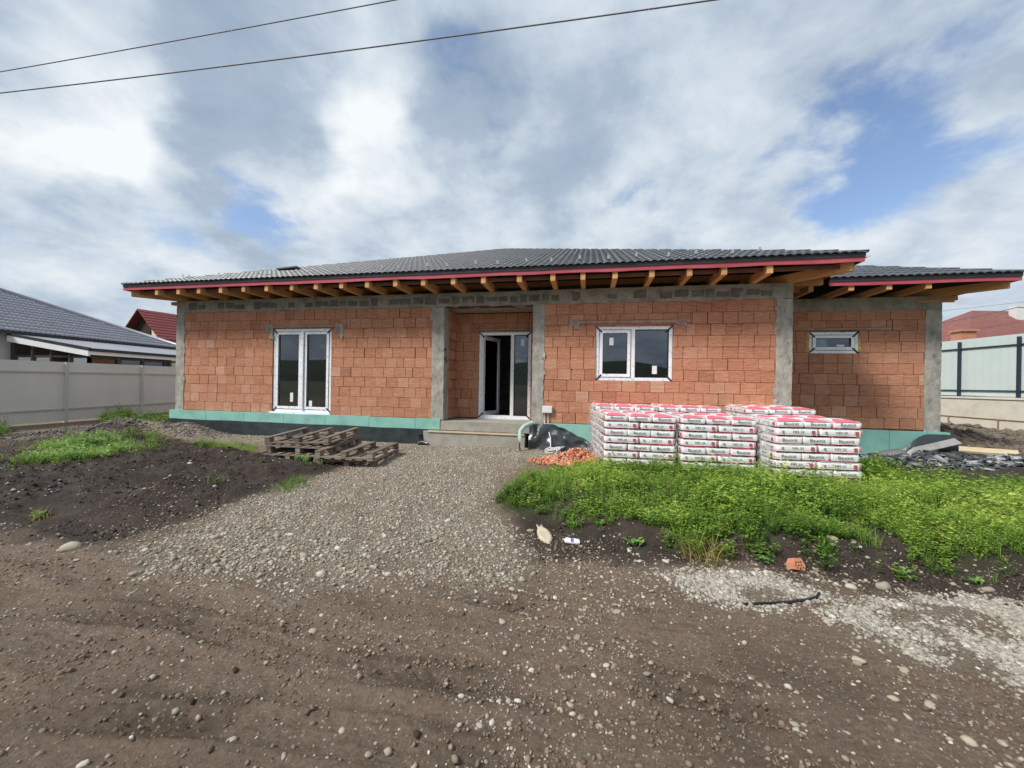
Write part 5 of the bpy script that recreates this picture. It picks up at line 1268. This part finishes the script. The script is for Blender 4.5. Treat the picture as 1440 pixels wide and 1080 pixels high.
# stones that stand out
GS = 'larger stones on the road and bank'
BIG = [(1197, 826, .052, .85, 'pale rounded stone below the grass bank, left of the grey concrete lump'), (1243, 826, .075, .45, 'rough grey concrete lump below the grass bank'), (868, 861, .05, .42, 'round grey brown stone alone on the muddy road'),
       (936, 790, .036, .95, 'white stone under the soil bank left of the yellow grass'), (746, 747, .05, .35, 'grey flat stone beside the cream bottle'), (326, 1042, .036, .62, 'tan oval stone lowest left on the muddy road'),
       (1257, 983, .04, .62, 'tan oval stone left of two pale ones near the lower right'), (1271, 943, .045, .5, 'beige round cobble at the lower edge of the pale gravel'), (1364, 1044, .045, .68, 'yellowish long stone in the lower right corner'),
       (1118, 1019, .032, .45, 'grey oval stone at the bottom, right of centre'), (910, 948, .034, .22, 'dark blue grey round pebble on the mud right of centre'), (942, 985, .03, .8, 'cream pebble alone on the mud right of centre'),
       (1207, 929, .05, .66, 'orange tan flat stone at the left tip of the pale gravel'), (1206, 933, .04, .30, 'grey flat stone just right of the orange tan one'), (853, 936, .03, .8, 'small cream stone alone on the mud near the middle of the road'), (440, 888, .055, .52, 'long flat grey stone on the mud left of centre'),
       (675, 1021, .03, .6, 'small tan pebble at the bottom centre'), (100, 770, .10, .72, 'pale flat broken stone at the left road edge'), (1170, 765, .06, .7, 'pale stone lying at the bare patch in the grass'), (1390, 805, .06, .4, 'grey half buried stone at the right of the bank foot')]
for i, (px, py, s_, v, lb) in enumerate(BIG):
    s_ *= .62 if py > 840 else .8; p = on(px, py); V, F, _ = ST2[i % 8]
    o = np_object('stone', V * np.array([s_, s_ * random.uniform(.6, .85), s_ * random.uniform(.4, .6)]), F, MT['stone'], np.full(len(F), v), True); o.location = (p.x, p.y, p.z + s_ * .10); o.rotation_euler = (random.uniform(-.15, .15), random.uniform(-.15, .15), random.uniform(-.6, .6)); tag(o, lb, 'stone', GS)
for (px, py, s_, lb) in ((331, 945, .030, 'small dark soil clod standing on the muddy road left of centre'), (586, 1036, .032, 'dark soil clod near the bottom centre left'), (270, 998, .025, 'tiny dark clod near the lower left road edge')):
    p = on(px, py); s_ *= .6; V, F, _ = ST2[3]; o = np_object('soil_clod', V * np.array([s_ * .8, s_ * .7, s_]), F, MT['clod'], np.full(len(F), .3), False); o.location = (p.x, p.y, p.z + s_ * .5); tag(o, lb, 'clod', 'dark clods on the road')
# ------------------------------------------------------------------ gravel and soil
def pick(n, x0, x1, y0, y1, fn, g):
    X, Y, tot, q = [], [], 0, max(20000, n)
    for _ in range(60):
        x = g.uniform(x0, x1, q); y = g.uniform(y0, y1, q); k = g.uniform(0, 1, q) < fn(x, y); X.append(x[k]); Y.append(y[k]); tot += int(k.sum())
        if tot >= n: break
    return np.concatenate(X)[:n], np.concatenate(Y)[:n]
def cover(name, label, n, box, fn, size, sig, temps, mat, varfn, seed, flat=(.35, .7), sink=.25, tilt=.25, smooth=False):
    g = np.random.default_rng(seed); x, y = pick(n, *box, fn, g); m = len(x); s = size * np.exp(g.normal(0, sig, m)); s = np.clip(s, size * .35, size * 3.2)
    sc = np.stack([s, s * g.uniform(.55, .95, m), s * g.uniform(*flat, m)], -1); z = height(x, y) + sc[:, 2] * (.5 - sink)
    o = scatter(name, temps, g.integers(0, len(temps), m), np.stack([x, y, z], -1), rot_rand(m, tilt), sc, mat, varfn(g, m), smooth); return tag(o, label, 'gravel', kind='stuff')
vmid = lambda g, m: np.clip(g.normal(.50, .25, m), 0, 1)
def f_grav(x, y):
    g, d, w, gr = zones(x, y); return g * (.55 + .45 * ss(-.25, .25, fbm(x, y, 2.1, 3, 101))) * (1 - gr)
cover('gravel', 'grey tan gravel spread from the entrance down to the road', 84000, (-12.0, 1.0, -6.9, .0), f_grav, .0076, .48, ST1, MT['stone'], vmid, 1)
cover('coarse_gravel', 'coarser loose stones along the lower edge of the gravel fan', 700, (-4.5, .6, -6.9, -1.0), lambda x, y: f_grav(x, y) * (.15 + .85 * ss(-5.4, -6.1, y)), .019, .35, ST1, MT['stone'], lambda g, m: np.clip(g.normal(.58, .2, m), 0, 1), 2, smooth=True)
def f_white(x, y):
    g, d, w, gr = zones(x, y); return w * (.06 + .94 * ss(-.25, .25, fbm(x, y, 2.4, 3, 103)))
cover('pale_gravel', 'patch of pale washed gravel at the right of the road', 16000, (-.3, 5.2, -7.4, -4.6), f_white, .0092, .48, ST1, MT['pale_stone'], lambda g, m: np.clip(g.normal(.55, .22, m), 0, 1), 3)
def f_road(x, y):
    g, d, w, gr = zones(x, y); c = ss(.02, .5, fbm(x, y, 1.15, 4, 105) + .25 * fbm(x, y, 5, 2, 106)); return (.10 + .9 * c) * (1 - g) * (1 - gr) * np.where(y < -5.0, 1, .25) * (1 - .6 * d)
cover('road_pebbles', 'pebbles pressed into the muddy road', 10000, (-6.5, 6.5, -8.6, -4.6), f_road, .0062, .6, ST1, MT['stone'], lambda g, m: np.clip(g.normal(.5, .24, m), 0, 1), 4, smooth=True)
cover('road_stones', 'bigger flat stones strewn over the road', 380, (-6, 5.5, -8.4, -5.2), f_road, .0118, .45, ST2, MT['stone'], lambda g, m: np.clip(g.normal(.62, .2, m), 0, 1), 5, smooth=True, flat=(.25, .45), sink=.35)
MUD = noisy('mud_crumb', [(.085, .058, .039), (.20, .145, .10)], 20, .95, .4, 60, 6, (1, 1, 1), 'var', [(.10, .07, .048), (.22, .16, .112), (.29, .222, .16)], .6)
def f_crumb(x, y):
    g, d, w, gr = zones(x, y); return (.15 + .85 * ss(-.2, .35, fbm(x, y, 1.6, 4, 140)) + .6 * moist_and_rut_shade(x, y)) * (1 - g) * (1 - gr) * (1 - w) * ss(-4.8, -5.5, y) / 1.6
cover('mud_crumbs', 'crumbs of brown mud kicked up over the road', 24000, (-5.5, 5.0, -8.3, -4.8), f_crumb, .0055, .55, ST1, MUD, lambda g, m: g.uniform(0, 1, m), 11, flat=(.4, .8), tilt=.7, sink=.3)
def f_right(x, y):
    g, d, w, gr = zones(x, y); return ss(.2, 2.2, x + .25 * (y + 6)) * (1 - gr) * ss(-4.9, -5.4, y) * (.25 + .75 * ss(-.05, .40, fbm(x, y, 1.7, 3, 108)))
cover('loose_gravel', 'loose tan stones scattered between the pale gravel and the mud', 4200, (-.5, 5.5, -8.3, -4.9), f_right, .0072, .55, ST1, MT['stone'], lambda g, m: np.clip(g.normal(.60, .22, m), 0, 1), 6, smooth=True)
def f_soil(x, y):
    g, d, w, gr = zones(x, y); return d * (1 - g) * (1 - .8 * gr) * (.2 + .8 * ss(-.1, .4, fbm(x, y, 1.5, 3, 110)))
cover('soil_clods', 'crumbly dark soil clods on the heaped topsoil', 12000, (-11, 6, -6.3, .0), f_soil, .0085, .55, ST1, MT['clod'], lambda g, m: g.uniform(0, 1, m), 7, flat=(.5, .9), tilt=.8)
cover('soil_pebbles', 'small white pebbles dotted over the dark soil', 700, (-11, 6, -6.3, .0), lambda x, y: f_soil(x, y) * .6, .012, .4, ST1, MT['pale_stone'], lambda g, m: g.uniform(.4, 1, m), 8)
cover('earth_clods', 'brown churned earth clods beside the far right corner of the house', 5000, (7.9, 16, -1.0, 11), lambda x, y: .9 * ss(7.9, 8.6, x), .05, .5, ST1, noisy('brown_earth', [(.10, .08, .06), (.19, .16, .125)], 10, .95, .4), lambda g, m: g.uniform(0, 1, m), 9, flat=(.4, .8), tilt=.6)
HG = noisy('grey_sand', [(.13, .12, .105), (.20, .185, .165)], 10, .95, .4)
cover('sand_heap_lumps', 'lumps of grey sand on the heaps by the left fence', 4500, (-14.5, -7.8, -3.2, .6), lambda x, y: np.clip(sum(np.exp(-(((x - h[0]) / h[2]) ** 2 + ((y - h[1]) / h[3]) ** 2) * 1.2) for h in HEAPS), 0, 1), .015, .6, ST1, HG, lambda g, m: g.uniform(0, 1, m), 10, flat=(.4, .8), tilt=.6)

# ------------------------------------------------------------------ plants
def blade_tuft(n, h, spread, w, lean, g):
    V, F, A = [], [], []
    for k in range(n):
        a = g.uniform(0, 6.283); r = spread * math.sqrt(g.uniform()); bx, by = r * math.cos(a), r * math.sin(a); hh = h * g.uniform(.5, 1.05); ln = lean * g.uniform(.3, 1.2); ww = w * g.uniform(.7, 1.2); t0 = g.uniform(0, 6.283); ca, sa = math.cos(t0), math.sin(t0); b = len(V); v = g.uniform(-.18, .18)
        for i in range(4):
            t = i / 3; x = bx + ca * ln * hh * t * t; y = by + sa * ln * hh * t * t; z = hh * (t - .25 * ln * t * t); q = ww * (1 - t * .92) / 2; V += [(x - sa * q, y + ca * q, z), (x + sa * q, y - ca * q, z)]
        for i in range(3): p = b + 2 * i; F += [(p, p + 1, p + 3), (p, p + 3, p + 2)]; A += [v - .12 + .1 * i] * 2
    return np.array(V), np.array(F), np.array(A)
def leafy(n, h, leaves, lw, ll, g, trifol=True):
    """several stems set with small leaves, fuller towards the tips"""
    V, F, A = [], [], []
    def leaf(p, dr, up_, l, w, v):
        b = len(V); dr = dr.normalized(); s_ = dr.cross(up_).normalized() * w / 2; mid = p + dr * l * .5 + up_ * l * .05; tip = p + dr * l - up_ * l * .15
        V.extend([tuple(p), tuple(mid + s_), tuple(tip), tuple(mid - s_)]); F.extend([(b, b + 1, b + 2), (b, b + 2, b + 3)]); A.extend([v, v - .05])
    for k in range(n):
        a = g.uniform(0, 6.283); ln = g.uniform(.1, .6); hh = h * g.uniform(.55, 1.1); d = Vector((math.cos(a) * ln, math.sin(a) * ln, 1)).normalized(); base = Vector((math.cos(a), math.sin(a), 0)) * g.uniform(0, .03); b = len(V); v0 = g.uniform(-.12, .12)
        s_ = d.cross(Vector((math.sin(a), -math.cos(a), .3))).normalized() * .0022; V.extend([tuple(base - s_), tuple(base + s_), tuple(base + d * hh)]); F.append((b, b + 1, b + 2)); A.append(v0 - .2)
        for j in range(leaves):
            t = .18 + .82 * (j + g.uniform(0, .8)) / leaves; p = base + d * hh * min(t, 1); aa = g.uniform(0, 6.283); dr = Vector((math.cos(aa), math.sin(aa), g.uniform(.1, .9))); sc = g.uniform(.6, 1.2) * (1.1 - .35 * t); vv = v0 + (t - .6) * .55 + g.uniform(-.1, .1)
            if trifol:
                q = p + dr.normalized() * ll * .8
                for off in (-1.0, 0, 1.0): leaf(q, Vector((math.cos(aa + off), math.sin(aa + off), dr.z * .7)), Vector((0, 0, 1)), ll * sc, lw * sc, vv)
            else: leaf(p, dr, Vector((0, 0, 1)), ll * sc, lw * sc, vv)
    return np.array(V), np.array(F), np.array(A)
G = np.random.default_rng(77)
LEAFY = [leafy(4, .23, 6, .021, .031, G) for _ in range(7)] + [leafy(4, .29, 10, .018, .044, G, False) for _ in range(4)]
TUFT = [blade_tuft(16, .24, .05, .005, .7, G) for _ in range(5)]
def sow(name, label, cat, temps, n, box, fn, size, mat, mean, seed, sig=.2, tilt=.12, clump=None, kind='stuff'):
    g = np.random.default_rng(seed); x, y = pick(n, *box, fn, g); m = len(x); s = size * np.exp(g.normal(0, sig, m)); print('SOW', name, m)
    if m == 0: return None
    if clump is not None: s = s * (1 + clump * fbm(x, y, 1.4, 3, 120))
    var = np.clip(mean + .30 * fbm(x, y, 1.2, 3, 121) + g.normal(0, .08, m), 0, 1); sc = np.stack([s, s, s * g.uniform(.8, 1.15, m)], -1)
    o = scatter(name, temps, g.integers(0, len(temps), m), np.stack([x, y, height(x, y) - .004], -1), rot_rand(m, tilt), sc, mat, var); return tag(o, label, cat, kind=kind)
BX = (-1.6, 9.5, -6.0, -1.2)
FOOT = survey([(846, 668), (846, 656), (960, 660), (1063, 662), (1094, 672), (1212, 672), (1214, 684), (1090, 686), (950, 676)], .03)
def f_mead(x, y):
    m = poly_sd(MEADOW, x, y) + wob(x, y) * 1.6; return ss(-.05, .45, m) * (.30 + .70 * ss(-.30, .15, fbm(x, y, 1.9, 4, 125)))
sow('foot_weeds', 'taller weeds crowding the foot of the bag stacks', 'weeds', LEAFY + TUFT, 620, (-.2, 5.5, -4.2, -1.6), lambda x, y: poly_sd(FOOT, x, y) > 0, 1.15, MT['grass'], .38, 20)
def f_edge(x, y):
    m = poly_sd(MEADOW, x, y) + wob(x, y) * 1.6; b = poly_sd(BANK, x, y); return ss(-.95, .0, m) * ss(.35, .0, m) * ss(-.05, .2, b) * .6 * ss(-.1, .4, fbm(x, y, 2.3, 3, 127))
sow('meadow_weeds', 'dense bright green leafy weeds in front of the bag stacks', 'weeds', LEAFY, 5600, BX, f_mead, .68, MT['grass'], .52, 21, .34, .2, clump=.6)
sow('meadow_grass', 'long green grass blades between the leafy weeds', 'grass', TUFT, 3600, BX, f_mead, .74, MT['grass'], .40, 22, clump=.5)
sow('straw_tufts', 'dry straw coloured blades among the green weeds', 'grass', TUFT, 260, BX, f_mead, .8, MT['dry_grass'], .5, 26)
sow('bank_weeds', 'sparse seedlings and tufts on the bare soil bank below the grass', 'weeds', LEAFY, 1300, BX, f_edge, .6, MT['grass'], .38, 23)
sow('bank_grass', 'thin grass tufts on the soil bank', 'grass', TUFT, 420, BX, f_edge, .55, MT['grass'], .42, 24)
def patch(polys, z=0.05):
    P = [survey(p, z) for p in polys]; return lambda x, y: ss(-.10, .25, mmax(P, x, y) + wob(x, y) * .9)
BROAD = [leafy(5, .22, 6, .040, .060, G, False) for _ in range(5)]
LB = (-14, -2.2, -6.2, 4.5)
sow('broad_weeds', 'lush broad leaved weeds on the dark topsoil at the left', 'weeds', BROAD, 240, LB, patch([[(38, 662), (60, 640), (110, 628), (175, 622), (190, 640), (150, 655), (90, 664)]]), .75, MT['weed'], .58, 31)
sow('ground_weeds', 'low patchy weeds around the dark topsoil at the left', 'weeds', LEAFY, 520, LB, lambda x, y: .55 * patch([[(0, 640), (60, 625), (130, 622), (235, 615), (240, 640), (190, 655), (80, 668), (0, 672)], [(270, 634), (290, 622), (365, 622), (368, 636), (300, 640)], [(0, 672), (0, 655), (45, 650), (40, 672)]])(x, y) * ss(-.15, .35, fbm(x, y, 1.7, 3, 131)), .55, MT['grass'], .45, 32)
sow('short_grass', 'short green grass strip left of the pallets', 'grass', TUFT, 240, LB, patch([[(262, 640), (275, 626), (330, 620), (368, 624), (366, 637), (320, 641)]]), .55, MT['grass'], .48, 33)
sow('fence_weeds', 'tall rank weeds along the foot of the left fence', 'weeds', LEAFY, 260, (-19, -9, -3, 9), patch([[(140, 606), (150, 588), (172, 584), (200, 594), (245, 590), (245, 600), (190, 606)]], .0), 1.5, MT['grass'], .32, 34)
sow('fence_weeds', 'dark weeds at the foot of the left fence at the picture edge', 'weeds', LEAFY, 120, (-19, -9, -5, 3), patch([[(-60, 640), (-60, 606), (14, 604), (24, 612), (0, 622)]], .0), 1.3, MT['grass'], .25, 35)
sow('pallet_weeds', 'small weeds growing at the front of the pallets', 'weeds', BROAD, 22, LB, patch([[(388, 655), (400, 645), (500, 641), (505, 652), (450, 658)]]), .55, MT['weed'], .40, 36)
sow('fan_grass', 'tuft of short grass at the left edge of the gravel', 'grass', TUFT, 45, LB, patch([[(386, 684), (398, 676), (424, 672), (424, 680), (402, 687)]]), .55, MT['grass'], .50, 37)
sow('wing_weeds', 'dark green thistly weeds between the right bag stack and the tile heap', 'weeds', BROAD + LEAFY[:3], 150, (3.5, 9.5, -3.2, .6), patch([[(1200, 672), (1212, 648), (1240, 650), (1262, 662), (1240, 674)]]), .9, MT['grass'], .2, 38)
def single(name, px, py, temp, s_, mat, v, label, cat, group=None):
    p = on(px, py); V, F, A = temp; o = np_object(name, V * s_, F, mat, np.clip(v + A, 0, 1)); o.location = (p.x, p.y, p.z - .003); return tag(o, label, cat, group)
ROS = [leafy(7, .07, 2, .045, .085, np.random.default_rng(k), False) for k in range(4)]
SG = 'single seedlings on the soil bank'
for (px, py, k, s_, lb) in ((893, 768, 0, 1.15, 'broad leaved seedling alone on bare soil left of the yellow grass'), (803, 716, 1, .9, 'pale seedling above the drink can at the grass edge'), (845, 726, 2, .9, 'seedling with pale leaves right of the one above the can'), (1066, 760, 3, 1.0, 'pale green seedling pair at the middle of the bank'),
                            (1076, 792, 1, .8, 'small dark leafy sprig left of the brick fragment'), (1272, 812, 2, 1.0, 'dark thistle rosette at the foot of the bank, right of the concrete lump'), (1372, 822, 0, .8, 'low green rosette furthest right at the bank foot'), (55, 712, 3, .9, 'yellowish grass sprout on the dark soil at the left')):
    single('seedling', px, py, ROS[k], s_, MT['weed'], .45, lb, 'seedling', SG)
single('yellow_grass_tuft', 985, 782, blade_tuft(110, .30, .16, .006, 1.5, G), 1.0, MT['dry_grass'], .6, 'dried yellow grass tuft hanging over the soil bank', 'grass tuft')
single('pale_grass_tuft', 58, 712, blade_tuft(26, .16, .08, .006, 1.4, G), 1.0, MT['dry_grass'], .4, 'pale spiky grass tuft alone on dark soil near the left edge', 'grass tuft')
single('grass_tuft', 303, 680, blade_tuft(24, .2, .12, .005, 1.2, G), 1.0, MT['grass'], .5, 'thin green grass tuft on the dark soil left of the gravel fan', 'grass tuft')
